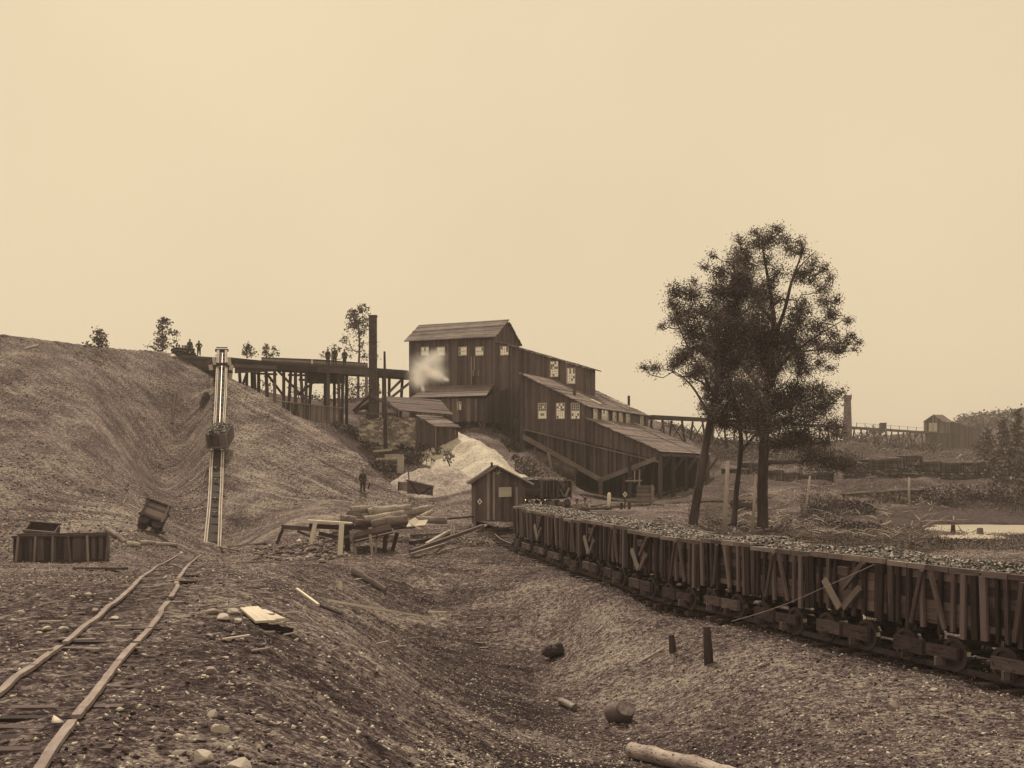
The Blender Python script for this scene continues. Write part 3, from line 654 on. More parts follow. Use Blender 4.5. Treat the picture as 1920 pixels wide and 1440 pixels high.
m = MB(); m.slab([P(583.5, 682, 116.7), P(586.5, 682, 116.7), P(586.5, 674, 116.7), P(583.5, 674, 116.7)], .05, V(0, -1, 0)); m.build('notice_board', M_WHITE, tz_)
legs = [(448, 452, 740, 1), (463, 462, 745, 1), (472, 474, 750, 1), (476, 479, 745, 0), (485, 485, 748, 1), (498, 502, 755, 2), (515, 515, 758, 0), (532, 532, 760, 1), (546, 540, 762, 1), (554, 554, 762, 2), (563, 570, 762, 1), (574, 574, 764, 0), (585, 578, 764, 1), (610, 609, 764, 1), (616, 615, 766, 2), (627, 627, 764, 1), (635, 636, 768, 1), (643, 641, 768, 1), (650, 650, 768, 1), (687, 687, 764, 0), (708, 708, 766, 1), (719, 719, 760, 1), (730, 729, 766, 1), (755, 749, 766, 1)]
for i, (x0, x1, y1, kd) in enumerate(legs):
    Yl = 116.6 if kd != 1 else random.choice((117.2, 119.8)); top = P(x0, 694, Yl); top.z = np.interp(x0, [372, 440, 600, 767], [16.1, 16.2, 15.6, 15.0])
    bo = onG(x1, Yl, -.4); m = MB(); m.beam(top, bo, .26+.1*(kd == 2), .3); m.build('leg', M_MID if kd == 0 else M_BEAM, tz_)
for x0, y0, x1, y1 in ((517, 691, 572, 748), (500, 700, 530, 740), (727, 738, 753, 712), (730, 748, 768, 718), (446, 745, 463, 700), (600, 706, 560, 740), (715, 735, 700, 742)):
    m = MB(); m.beam(P(x0, y0, 116.9), P(x1, y1, 116.9), .14, .26); m.build('brace', M_BEAM, tz_)
for y0, x0, x1 in ((703, 540, 640), (712, 560, 640), (700, 476, 520)):
    m = MB(); m.beam(P(x0, y0, 119), P(x1, y0+2, 119), .15, .22); m.build('rail_beam', M_BEAM, tz_)
m = MB(); m.box(P(611, 709, 120), 4.0, 2, 1.1); m.build('hopper', M_BEAM, tz_)
# revetment of upright slabs below the trestle
rv = empty('slab_revetment', onG(590, 106), 'retaining fence of upright pale slabs topped by a board under the trestle', 'retaining fence')
m = MB(); a = P(520, 752, 108); b = P(546, 755, 106.5); c = P(636, 765, 104.5)
def rvp(t): return a.lerp(b, t/.22) if t < .22 else b.lerp(c, (t-.22)/.78)
for i in range(36):
    t = .12+.88*i/35; p = rvp(t); m.beam(p, V(p.x+random.uniform(-.04, .04), p.y, hz(p.x, p.y)-.3), .15+random.random()*.05, .08, tint=random.uniform(.3, 1) if i > 9 else random.uniform(0, .4))
m.build('slabs', M_MID, rv); m = MB(); m.beam(a, b, .5, .1); m.beam(b, c+V(.4, 0, 0), .6, .1); m.build('top_board', M_MID, rv)

# ------------------------------------------------------------------ railways
def poly_at(pts, step):
    """points every `step` metres along a polyline, with headings"""
    P2 = np.array([(p.x, p.y) for p in pts]); s = np.r_[0, np.cumsum(np.hypot(*np.diff(P2, axis=0).T))]
    t = np.arange(0, s[-1], step); x = np.interp(t, s, P2[:, 0]); y = np.interp(t, s, P2[:, 1])
    e = 0.5; x2 = np.interp(t+e, s, P2[:, 0]); y2 = np.interp(t+e, s, P2[:, 1]); x1 = np.interp(t-e, s, P2[:, 0]); y1 = np.interp(t-e, s, P2[:, 1])
    return x, y, np.arctan2(y2-y1, x2-x1), s[-1]
def spline(pts, n=8):
    out = []
    for i in range(len(pts)-1):
        p0 = pts[max(i-1, 0)]; p1 = pts[i]; p2 = pts[i+1]; p3 = pts[min(i+2, len(pts)-1)]
        for k in range(n):
            t = k/n; out.append(0.5*((2*p1)+(p2-p0)*t+(2*p0-5*p1+4*p2-p3)*t*t+(3*p1-p0-3*p2+p3)*t**3))
    return out+[pts[-1]]
def track(pts, gauge, label, group=None, rw=.07, rh=.11, mat=None, ties=True, dz=.06, step=.7, tl=2.3):
    pts = spline([Vector(p) for p in pts]); x, y, h, L = poly_at(pts, 1.0)
    z = H(x, y)+dz; z = np.convolve(np.pad(z, 2, 'edge'), np.ones(5)/5, 'valid')
    e = empty('railway_track', V(x[0], y[0], z[0]-dz), label, 'railway track', group)
    for sd in (-1, 1):
        m = MB(); q = [V(x[i]-math.sin(h[i])*sd*gauge/2, y[i]+math.cos(h[i])*sd*gauge/2, z[i]+rh/2+.03) for i in range(len(x))]
        polybeam(m, q, rw, rh); m.build('rail', mat or M_RAIL, e)
    if ties:
        tx, ty, thh, _ = poly_at(pts, step); m = MB(); k = 0
        for i in range(len(tx)):
            zz = float(np.interp(tx[i]*0+i*step, np.arange(len(z)), z))
            m.box((tx[i], ty[i], zz-.10), .22, tl*random.uniform(.9, 1.08), .12, thh[i]+random.uniform(-.05, .05))
            if len(tx) <= 100: m.build('sleeper', M_BEAM, e); m = MB()
        if len(tx) > 100: m.build('sleepers', M_BEAM, e)['kind'] = 'stuff'
    return e, pts
NEAR = [V(-.9, 63, 0), V(-1.0, 60, 0), V(-.6, 56.5, 0), V(.13, 53.3, 0), V(.97, 48.5, 0), V(2.6, 41, 0), V(4.25, 34, 0), V(5.95, 28.7, 0), V(7.2, 25.2, 0), V(8.3, 22.3, 0), V(9.35, 19.6, 0), V(11.0, 15.9, 0), V(13.2, 11.6, 0), V(16, 7, 0)]
CEN = []
for i, p in enumerate(NEAR):
    d = (NEAR[min(i+1, len(NEAR)-1)]-NEAR[max(i-1, 0)]).normalized(); CEN.append(p+V(-d.y, d.x, 0)*.88)
loop = [V(6, 79, 0), V(3.4, 76.5, 0), V(1.4, 73, 0), V(.2, 68.5, 0)]
main_tr, MAINP = track(loop+CEN, 1.76, 'railway track that curls past the board shed and runs under the long coal train', mat=M_IRON)

M_AXB = wood('axle_blocks', .06, .24, grain=2, var=.4, spots=.25)
def wheel_mb(r=.31, w=.13, flange=.03, hub=.07, n=22):
    """a wheel on the y axis: tread, flange, web, hub"""
    prof = [(hub*.4, -.07), (hub, -.07), (hub, -.02), (r*.8, -.02), (r*.84, -w/2), (r, -w/2), (r, w/2-.02), (r+flange, w/2-.02), (r+flange, w/2), (r*.84, w/2), (r*.8, .02), (hub, .02), (hub, .07), (hub*.4, .07)]
    m = MB(); k = len(prof)
    for j in range(n):
        a = 2*math.pi*j/n
        for (rr, yy) in prof: m.v.append(V(math.cos(a)*rr, yy, math.sin(a)*rr))
    for j in range(n):
        j2 = (j+1) % n
        for i in range(k-1): 
            m.cur = 1 if i in (5, 6, 7) else 0
            m.face([j*k+i, j2*k+i, j2*k+i+1, j*k+i+1], .5)
    return m
def lumps(mb, top, n, s0, s1, mat_i=0):
    """loose angular lumps dropped on the surface top() -> point"""
    for _ in range(n):
        p = top(); s = random.uniform(s0, s1); a = random.uniform(0, 6.28); k = len(mb.v); t = random.random()
        ax = V(math.cos(a), math.sin(a), random.uniform(-.3, .3)).normalized(); ay = V(-math.sin(a), math.cos(a), random.uniform(-.5, .5)).normalized(); az = ax.cross(ay)
        f = (s*random.uniform(.5, 1), s*random.uniform(.4, .8), s*random.uniform(.3, .6))
        q = [ax*f[0], -ax*f[0], ay*f[1], -ay*f[1], az*f[2], -az*f[2]]
        mb.v += [p+v_*random.uniform(.8, 1.2) for v_ in q]
        for a_, b_, c_ in ((0, 2, 4), (2, 1, 4), (1, 3, 4), (3, 0, 4), (2, 0, 5), (1, 2, 5), (3, 1, 5), (0, 3, 5)):
            mb.f.append([k+a_, k+b_, k+c_]); mb.t.append(t); mb.mi.append(mat_i); mb.uv.append([(0, 0), (.05, 0), (0, .05)])
CL, CW, CB, CT = 2.5, 1.9, .84, 2.02
def load_mb(seed, L=CL, Wd=CW, zt=CT, hgt=.15, nl=900):
    random.seed(seed); m = MB(); nx, ny = 14, 9; k = len(m.v)
    def hh(x, y): return zt-.04+hgt*(1-abs(2*x/L)**3)*(1-abs(2*y/Wd)**2.5)*(1+.25*math.sin(3*x+seed)+.2*math.sin(4*y+2*seed))
    for i in range(nx):
        for j in range(ny):
            x = -L/2+.05+(L-.1)*i/(nx-1); y = -Wd/2+.06+(Wd-.12)*j/(ny-1); m.v.append(V(x, y, hh(x, y)-.03))
    for i in range(nx-1):
        for j in range(ny-1): m.face([k+i*ny+j, k+(i+1)*ny+j, k+(i+1)*ny+j+1, k+i*ny+j+1], .15)
    def top():
        x = random.uniform(-L/2+.06, L/2-.06); y = random.uniform(-Wd/2+.07, Wd/2-.07); return V(x, y, hh(x, y))
    lumps(m, top, nl, .03, .08); return m
def coal_car(kind, seed, label, detail=True):
    random.seed(seed)
    e = empty('coal_car', (0, 0, 0), label, 'coal car', 'coal cars of the long loaded train', local=True)
    for sd in (-1, 1):
        m = MB(); y = sd*(CW/2-.03)
        q = [V(-CL/2, y, CB), V(CL/2, y, CB), V(CL/2, y, CT-.1), V(-CL/2, y, CT-.1)]
        m.planks(q, V(1, 0, 0), .2, .05, V(0, sd, 0), gap=.008, jit=.008); m.build('side', M_CAR, e)
    for sd in (-1, 1):
        m = MB(); x = sd*(CL/2-.06); m.planks([V(x, -CW/2+.08, CB), V(x, CW/2-.08, CB), V(x, CW/2-.08, CT-.05), V(x, -CW/2+.08, CT-.05)], V(0, 1, 0), .22, .05, V(sd, 0, 0), gap=.008); m.build('end', M_CAR, e)
    for sd in (-1, 1):                                     # top rail in short pieces
        m = MB()
        xs = [-CL/2, -.62, -.1, .55, CL/2]
        for a, b in zip(xs, xs[1:]): m.box(((a+b)/2, sd*(CW/2+.01), CT-.05), b-a-.03, .1, .11+random.uniform(-.01, .02), tint=random.uniform(.35, 1), d=V(1, 0, 0))
        m.build('top_rail', M_MID, e)
    for sd in (-1, 1):
        y = sd*(CW/2+.03)
        for x in (-CL/2+.07, -.92, -.62, -.28, .3, .68, .98, CL/2-.07):
            xx = x+random.uniform(-.07, .07); m = MB(); m.beam((xx+random.uniform(-.05, .05), y, CB-random.uniform(.08, .2)), (xx, y, CT-.1), random.uniform(.07, .12) if abs(x) < 1 else .15, .07, up=V(0, 1, 0), tint=random.choice((0, .1, .3, .5, .6, 1))); m.build('stake', M_CAR, e)
    for sd in (-1, 1):
        y = sd*(CW/2+.10)
        if kind == 'A':
            for x0, x1 in ((-.18+random.uniform(-.1, .04), -.5), (.12+random.uniform(-.04, .12), .42)):
                m = MB(); m.beam((x0, y, CT-.12), (x1+random.uniform(-.1, .1), y, CB-.05), .09, .06, up=V(0, 1, 0), tint=random.uniform(.2, .7)); m.build('brace', M_MID if x1 > 0 and sd < 0 else M_CAR, e)
            if False: m = MB(); m.beam((-.3, y+sd*.01, 1.66), (.28, y+sd*.01, 1.64), .06, .13, tint=.5); m.build('cross_board', M_CAR, e)
        else:
            for x0, z0, x1, z1, w, t in ((-.62, 1.42, -.06, .82, .15, 1.0), (.62, 1.35, .07, .84, .14, .5), (.75, CT-.1, .06, 1.28, .11, .3)):
                m = MB(); m.beam((x0, y+sd*.05, z0), (x1, y+sd*.05, z1), .07, w, up=V(0, 0, 1), tint=t); m.build('brace', M_MID, e)
            m = MB(); m.box((0.0, y, 1.66), .34, .06, .2, tint=.5, d=V(1, 0, 0)); m.build('block', M_CAR, e)
    m = MB(); m.box((0, 0, .74), CL-.1, 1.0, .16, tint=.2, d=V(1, 0, 0)); m.box((CL/2-.02, 0, .72), .14, .5, .2, tint=.3); m.box((-CL/2+.02, 0, .72), .14, .5, .2, tint=.3)
    for sd in (-1, 1): m.beam((-.55, 0, .5+sd*.06), (.55, 0, .5+sd*.06), .05, .05)
    m.build('underframe', M_BEAM, e)
    for sd in (-1, 1):
        for x in (-.66, .30):
            m = MB(); m.box((x+.12, sd*1.02, .34), .84, .1, .27+random.uniform(-.04, .04), tint=random.uniform(.2, .9), d=V(1, 0, 0)); m.beam((x+.1, sd*1.05, .25), (x+.1, sd*1.05, .08), .3, .06); m.build('axle_guard', M_AXB, e)
    wm = wheel_mb()
    for x in (-.74, .64):
        for sd in (-1, 1):
            if x < 0 and sd < 0: wo = wm.build('wheel', [M_IRON, M_RIM], e); wme = wo.data
            else: wo = bpy.data.objects.new('wheel', wme); COL.objects.link(wo); wo.parent = e
            wo.location = (x, sd*.88, .31); wo.rotation_euler.z = 0 if sd > 0 else math.pi
        m = MB(); m.tube([(x, -.95, .31), (x, .95, .31)], .05, 8); m.build('axle', M_IRON, e)
    m = MB(); [m.box((.86+.05*q, -CW/2-.012, 1.7), .018, .006, .1+.02*q, tint=.9) for q in range(3)]; m.build('chalk_mark', M_MID, e) if kind == 'A' else None
    load_mb(seed).build('coal_load', M_COAL, e)
    return e
x, y, h, L = poly_at(MAINP, .1); s_arr = np.arange(len(x))*.1
# arc length at the far end of the train
i0 = int(np.argmin((x-CEN[3].x)**2+(y-CEN[3].y)**2)); s0_ = s_arr[i0]+1.45
protoA = [coal_car('A', 11, ''), coal_car('A', 12, '')]; protoV = [coal_car('V', 21, ''), coal_car('V', 22, '')]
usedp = set()
names = ['last car of the loaded coal train, next to the board shed', 'second car from the shed end of the coal train', 'coal car third from the shed end with pale V-shaped braces', 'fourth coal car from the shed end, stakes close together',
 'fifth coal car from the shed end, between two cars with V braces', 'sixth coal car from the shed end with a bright slanting V brace', 'seventh coal car from the shed end, upright and slanted stakes', 'eighth coal car from the shed end with a wide V brace below its lumpy load',
 'ninth coal car from the shed end, right neighbour of the wide V brace car', 'tenth coal car from the shed end, two cars before the largest V brace', 'eleventh coal car from the shed end, left neighbour of the largest V brace', 'twelfth coal car from the shed end with the largest pale V brace',
 'coal car directly right of the car with the largest V brace', 'coal car cut by the right edge of the photo', 'coal car beyond the right edge']
for k in range(15):
    s_ = s0_+2.6*k; xx = float(np.interp(s_, s_arr, x)); yy = float(np.interp(s_, s_arr, y)); hh = float(np.interp(s_, s_arr, np.unwrap(h)))
    isv = k in (2, 5, 7, 11); pr = (protoV if isv else protoA)[k % 2]
    if pr.name in usedp: o = copy_tree(pr)
    else: o = pr; usedp.add(pr.name)
    o.location = (xx, yy, hz(xx, yy)+.12); o.rotation_euler = (random.uniform(-.012, .012), random.uniform(-.01, .01), hh)
    o['label'] = names[k]
# second and third yard tracks, thin rails on a light bed
YT1, _ = track([onG(1105, 78), onG(1160, 82), onG(1240, 86), onG(1340, 92), onG(1460, 95), onG(1600, 97), onG(1750, 98)], 1.24, 'railway track crossing the yard in front of the loading shed', 'yard tracks', rh=.1)
YT2, _ = track([onG(1080, 86), onG(1130, 89), onG(1180, 93), onG(1240, 100), onG(1330, 118)], 1.24, 'short curved track leading into the loading shed', 'yard tracks')
YT3, TR3 = track([onG(1340, 124), onG(1450, 128), onG(1600, 133), onG(1760, 136), onG(1900, 136), onG(2050, 130)], 1.24, 'far railway track carrying the distant coal train', 'yard tracks')
x, y, h, L = poly_at(TR3, .1); s_arr = np.arange(len(x))*.1
k = 0
for s_ in np.arange(3.0, L-2, 2.62):
    if 17 < s_ < 19.5: continue
    o = copy_tree(protoV[1] if k % 3 == 0 else protoA[k % 2]); xx = float(np.interp(s_, s_arr, x)); yy = float(np.interp(s_, s_arr, y))
    o.location = (xx, yy, hz(xx, yy)+.12); o.rotation_euler = (0, 0, float(np.interp(s_, s_arr, h))+(math.pi if k % 2 else 0)); o['group'] = 'coal cars standing on the far track'
    o['label'] = 'small distant coal car in the dark row on the far track beyond the big tree'; k += 1

# ------------------------------------------------------------------ inclined plane with its skip
ipl = empty('inclined_plane', P(399, 1027, 72), 'steep inclined plane of strap rails climbing the waste bank to a timber head', 'inclined plane')
def zl(Y): return -1.1+.45*(Y-72)
def PI(px, py, dz=.3):
    k = (py-HZ)/F; Y = (CZ+1.1-dz+.45*72)/(.45+k); return V((px-960)/F*Y, Y, zl(Y)+dz)
Lr = [(384.5, 1026), (388, 990), (391, 960), (394, 915), (395.5, 877), (399, 830), (402, 800), (405, 747), (407, 700), (409, 657)]
Rr = [(411, 1026), (412.5, 990), (413.5, 950), (415.5, 915), (416.5, 877), (418.5, 830), (420, 789), (423, 735), (424, 693), (424, 657)]
for pts in (Lr, Rr):
    q = spline([PI(*p) for p in pts], 4); m = MB(); m2 = MB()
    for a, b in zip(q, q[1:]):
        m.beam(a-Z*.05, b-Z*.05, .26, .16, tint=.5); m2.beam(a+V(-.08, 0, .04), b+V(-.08, 0, .04), .065, .03, tint=.6); m2.beam(a+V(.08, 0, .04), b+V(.08, 0, .04), .065, .03, tint=.6)
    r = m.build('stringer', M_MID, ipl); m2.build('strap_rail', M_PALE, r)
for i in range(34):
    m = MB(); Y = 72.5+i*1.2; t = (Y-72)/40; xx = np.interp(Y, [72, 112], [-20.2, -30.5]); m.box((xx, Y, zl(Y)+.12), 1.15, .16, .1, tint=random.uniform(0, .5), d=V(1, 0, 0)); m.build('sleeper', M_BEAM, ipl)
m = MB(); m.beam(PI(399, 1020, .14), PI(411, 800, .14), .75, .03, tint=.1); m.beam(PI(411, 800, .14), PI(416.5, 660, .14), .75, .05, tint=.1); m.build('trackbed_boards', M_BEAM, ipl)
for px, py in ((404.5, 877), (404.5, 899), (403.5, 934), (402.5, 961), (411.5, 781)):
    m = MB(); a = PI(px, py, .34); m.tube([a-V(.17, 0, 0), a+V(.17, 0, 0)], .07, 8); r = m.build('roller', M_IRON, ipl); m = MB(); m.box(a+V(0, -.07, .03), .12, .05, .06, tint=1); m.build('bright_patch', M_FRAME, r)
m = MB(); m.tube([PI(411.5, 812, .5), PI(413, 760, .45), PI(415.5, 700, .5), PI(417, 662, .5)], .022, 5); m.build('cable', M_RAIL, ipl)
for x0, y0, x1, y1, w in ((394.5, 684, 397, 697, .36), (398, 709, 397, 719, .3), (434.5, 684, 430, 718, .34), (400.5, 670, 402.5, 684, .25), (429, 670, 430.5, 684, .3)):
    m = MB(); m.beam(P(x0, y0, 105.5), P(x1, y1, 105.5), w, .25, up=V(0, 1, 0), tint=.9); m.build('head_post', M_PALE, ipl)
m = MB()
for y0, a, b, Y in ((683, 394, 437, 106), (697, 391, 436, 105.5), (703, 392, 435, 105.8), (657, 404, 428, 111)):
    m.beam(P(a, y0, Y), P(b, y0, Y), .3, .28)
for px in (400, 404, 427, 432): m.beam(P(px, 680, 106), P(px, 716, 105.5), .25, .25)
m.build('head_frame', M_BEAM, ipl)
# skip car climbing the plane
sc0 = PI(409, 848, .3); sk_ = empty('skip_car', sc0, 'loaded box car climbing halfway up the inclined plane', 'mine car', local=True)
sl_ = math.atan(.45)
def rl(x, y, z): return V(x, y*math.cos(sl_)-z*math.sin(sl_), y*math.sin(sl_)+z*math.cos(sl_))
def rbox(m, c, sx, sy, sz, **k):
    q = [(-1, -1), (1, -1), (1, 1), (-1, 1)]; lo = [rl(c[0]+a*sx/2, c[1]+b*sy/2, c[2]-sz/2) for a, b in q]; hi = [rl(c[0]+a*sx/2, c[1]+b*sy/2, c[2]+sz/2) for a, b in q]; m.prism(lo, hi, **k)
for nm, c, s3 in (('end', (0, 0, .95), (1.5, .07, 1.2)), ('end', (0, 2.3, .95), (1.5, .07, 1.2)), ('side', (-.78, 1.15, .95), (.06, 2.4, 1.2)), ('side', (.78, 1.15, .95), (.06, 2.4, 1.2)), ('floor', (0, 1.15, .37), (1.5, 2.2, .08))):
    m = MB()
    if nm == 'end':
        for i in range(6): rbox(m, (c[0]-.625+.25*i, c[1]-random.uniform(0, .02), c[2]), .24, s3[1], s3[2])
    else: rbox(m, c, *s3)
    m.build(nm, M_CAR, sk_)
m = MB()
for xx in (-.8, .8): rbox(m, (xx, -.05, 1.0), .1, .1, 1.4, tint=.8)
rbox(m, (0, -.06, .45), 1.7, .1, .14)
m.build('corner_irons', M_MID, sk_)
wm = wheel_mb(.3)
for yy in (.5, 1.8):
    for xx in (-.42, .42): o = wm.build('wheel', [M_IRON, M_RIM], sk_); o.location = rl(xx, yy, .3); o.rotation_euler = (0, 0, R(90))
m = MB(); lumps(m, lambda: rl(random.uniform(-.7, .7), random.uniform(.05, 2.25), 1.55+random.uniform(-.05, .25)), 300, .08, .17); rbox(m, (0, 1.15, 1.4), 1.45, 2.2, .2); m.build('coal_load', M_COAL, sk_)
for px in (398.5, 417.5):
    m = MB(); a = PI(px, 843, .7)-sc0; m.box(a+V(0, -.25, 0), .22, .05, .07, tint=1); m.build('buffer_plate', M_FRAME, sk_)

# ------------------------------------------------------------------ wavy strap rails of the near track
nrt = empty('strap_rail_track', G(180, 1250), 'old wavy track of two flat wooden strap rails in the left foreground', 'railway track')
segs = [[(-60, 1345), (0, 1308), (28, 1280), (62, 1258)], [(64, 1256), (80, 1244), (112, 1220)], [(122, 1212), (136, 1202), (160, 1180), (183, 1165), (197, 1150), (204, 1143)], [(204, 1143), (217, 1135), (233, 1121), (248, 1106), (262, 1090), (274, 1080), (285, 1073), (294, 1064), (302, 1061), (315, 1054), (325, 1048), (342, 1037)],
        [(60, 1480), (84, 1440), (103, 1410), (136, 1364)], [(143, 1355), (152, 1342), (170, 1322), (200, 1280), (222, 1250)], [(223, 1249), (240, 1228), (252, 1216)], [(256, 1212), (280, 1188)], [(281, 1186), (296, 1166), (302, 1157), (303, 1150), (316, 1134)], [(320, 1126), (329, 1112), (333, 1104), (331, 1095), (341, 1080), (352, 1064), (362, 1054), (372, 1046), (384, 1036)],
        [(303, 1061), (325, 1063), (348, 1072)]]
for sg in segs:
    q = spline([G(*p)+Z*.045 for p in sg], 4); m = MB()
    wd = .075 if len(sg) != 3 or sg[0][0] != 303 else .05
    for a, b in zip(q, q[1:]): m.beam(a, b, wd+random.uniform(-.006, .006), .04, tint=.6+random.uniform(-.1, .1))
    m.build('rail', M_STRAP if sg[0][1] > 1063 else M_MID, nrt)
for i in range(26):
    t = i/25; px = np.interp(t, [0, .35, .7, 1], [70, 190, 270, 350]); py = np.interp(t, [0, .35, .7, 1], [1400, 1230, 1120, 1050])
    c = G(px, py); m = MB(); a = random.uniform(-.15, .1); m.box(c-Z*.035, random.uniform(1.0,1.35), .12, .05, a, d=V(1, 0, 0)); m.build('sleeper', M_BEAM, nrt)

# ------------------------------------------------------------------ loose stones over the ground
def stone_field(name, n, r0, r1, a0, a1, s0, s1, mat, smin=.0008, mask=None, sink=.15, flat=.55, kind='stuff', label=None):
    r = np.exp(RNG.uniform(math.log(r0), math.log(r1), n)); a = RNG.uniform(R(a0), R(a1), n); x = r*np.sin(a); y = r*np.cos(a)
    if mask is not None: k = mask(x, y); x = x[k]; y = y[k]; r = r[k]
    n = len(x); z = H(x, y); s = s0*(s1/s0)**(RNG.random(n)**2.2); s = np.maximum(s, smin*r)
    base = np.array([[1, 0, 0], [-1, 0, 0], [0, 1, 0], [0, -1, 0], [0, 0, 1], [0, 0, -1]], float)
    v = base[None]*RNG.uniform(.55, 1.1, (n, 6, 1)); v = v+RNG.normal(0, .18, v.shape)
    v *= np.stack([np.ones(n), RNG.uniform(.45, .95, n), RNG.uniform(flat*.5, flat*1.2, n)], -1)[:, None, :]
    q = RNG.uniform(0, 6.283, n); tl = RNG.normal(0, .35, n); c, s_ = np.cos(tl), np.sin(tl)
    v = np.stack([v[..., 0]*c[:, None]-v[..., 2]*s_[:, None], v[..., 1], v[..., 0]*s_[:, None]+v[..., 2]*c[:, None]], -1)
    c, s_ = np.cos(q), np.sin(q); v = np.stack([v[..., 0]*c[:, None]-v[..., 1]*s_[:, None], v[..., 0]*s_[:, None]+v[..., 1]*c[:, None], v[..., 2]], -1)
    v = v*s[:, None, None]+np.stack([x, y, z+s*sink], -1)[:, None, :]
    f = np.array([[0, 2, 4], [2, 1, 4], [1, 3, 4], [3, 0, 4], [2, 0, 5], [1, 2, 5], [3, 1, 5], [0, 3, 5]])
    F_ = (f[None]+np.arange(n)[:, None, None]*6).reshape(-1)
    me = bpy.data.meshes.new(name); me.vertices.add(n*6); me.vertices.foreach_set('co', v.ravel())
    me.loops.add(len(F_)); me.loops.foreach_set('vertex_index', F_); me.polygons.add(n*8)
    me.polygons.foreach_set('loop_start', np.arange(n*8)*3); me.polygons.foreach_set('loop_total', np.full(n*8, 3))
    at = me.attributes.new('tint', 'FLOAT', 'FACE'); at.data.foreach_set('value', np.repeat(RNG.random(n), 8))
    me.materials.append(mat); me.update(); o = bpy.data.objects.new(name, me); COL.objects.link(o)
    return tag(o, label, 'gravel', None, kind)
M_GRAV = plain('gravel', .04, .4, 3, tint=1.6, bmp=.3, rough=.9, stops=[(.1, .04), (.42, .11), (.68, .21), (.88, .34), (1, .6)])
M_RUB = plain('rubble', .08, .4, 5, tint=1.0, bmp=.4, rough=.9, stops=[(.1, .05), (.5, .16), (.8, .3), (1, .5)])
def intrack(x, y):
    tx = np.interp(y, [6, 11, 18, 23, 37, 48, 70], [-3.6, -4.8, -6.3, -7.7, -11.8, -15.5, -20]); return np.abs(x-tx) < .75
stone_field('gravel', 120000, 5.5, 62, -27, 27, .012, .06, M_GRAV, smin=.0009, mask=lambda x, y: ~(intrack(x, y) & (RNG.random(len(x)) < .6)) & ((x/y > -.09) | (RNG.random(len(x)) < np.where(np.hypot(x, y) < 24, .28, .6))), label='loose coal waste and gravel strewn over the near ground')
stone_field('slope_rubble', 45000, 55, 118, -27, -1, .03, .14, M_GRAV, smin=.0007, mask=lambda x, y: (fbm(x, y, .16, 3, 55)+.25*RNG.random(len(x)) > .2) & (y < np.interp(x/y, cu, cy)-.5), label='loose shale lying on the waste bank slopes')
stone_field('yard_rubble', 16000, 56, 170, 6, 27, .04, .16, M_GRAV, smin=.0007, mask=lambda x, y: (fbm(x, y, .1, 3, 66) > .0) & (pondm(x, y) < .1), label='scattered stones on the yard and rubble slopes beyond the train')

stone_field('scattered_stones', 700, 9, 55, -27, 8, .03, .085, M_ROCK, smin=.0011, sink=.05, mask=lambda x, y: (fbm(x, y, .3, 3, 44)+.3*RNG.random(len(x)) > .16), flat=.5, label='pale stones scattered over the near ground and left bank foot')
m = MB()
for _ in range(150):
    px = random.uniform(40, 960); py = random.choice((random.uniform(1030, 1110), random.uniform(1060, 1230))); g = G(px, py); a = random.uniform(-.6, .6); L = random.uniform(.1, .38)
    m.beam(g+Z*.02, g+V(math.cos(a)*L, math.sin(a)*L, random.uniform(.02, .07)), random.uniform(.02, .07), .02, tint=random.random())
tag(m.build('wood_scraps', M_POLE), 'chips and splinters of pale wood strewn between the near track and the log pile', 'wood scraps', None, 'stuff')

# ------------------------------------------------------------------ helpers for single logs, boards and rocks
def log(px0, py0, px1, py1, Y0, Y1, dpx, mat=None, label='', name='log', cat='log', group=None, lift=True, knots=3, ends=True):
    a = P(px0, py0, Y0); b = P(px1, py1, Y1); r = dpx/2/F*(Y0+Y1)/2*(1.4 if group else 1); m = MB(); n = max(3, min(14, int((b-a).length/(r*1.6)))); pts = []; rad = []
    for i in range(n+1):
        t = i/n; pts.append(a.lerp(b, t)+V(random.uniform(-1, 1), random.uniform(-1, 1), random.uniform(-1, 1))*r*.12); rad.append(r*(1.04-.12*t)*random.uniform(.94, 1.06))
    m.tube(pts, rad, 12, tint=random.uniform(.3, .8), cap=False, wob=.07)
    for _ in range(knots):
        t = random.uniform(.1, .9); c = a.lerp(b, t); d = V(random.uniform(-1, 1), random.uniform(-1, 0), random.uniform(0, 1)).normalized(); m.tube([c+d*r*.5, c+d*r*random.uniform(1.1, 1.6)], [r*.26, r*.12], 5)
    o = m.build(name, mat or M_LOG, None, smooth=True); tag(o, label, cat, group)
    if ends:
        for c, d, rr in ((pts[0], (pts[0]-pts[1]).normalized(), rad[0]), (pts[-1], (pts[-1]-pts[-2]).normalized(), rad[-1])):
            m = MB(); m.tube([c-d*.02, c+d*.012], [rr*.99, rr*.96], 12); m.build('cut_end', M_END, o)
    return o
def board(px0, py0, px1, py1, Y0, Y1, wpx, label, th=.04, mat=None, name='board', cat='board', group=None, up=None, tint=None):
    a = P(px0, py0, Y0); b = P(px1, py1, Y1); w = wpx/F*(Y0+Y1)/2; m = MB(); d = (b-a).normalized()
    m.beam(a, b, max(th, w*1.2) if up is None else w, w if up is None else th, up=Z if up is None else up, tint=tint); return tag(m.build(name, mat or M_PALE), label, cat, group)
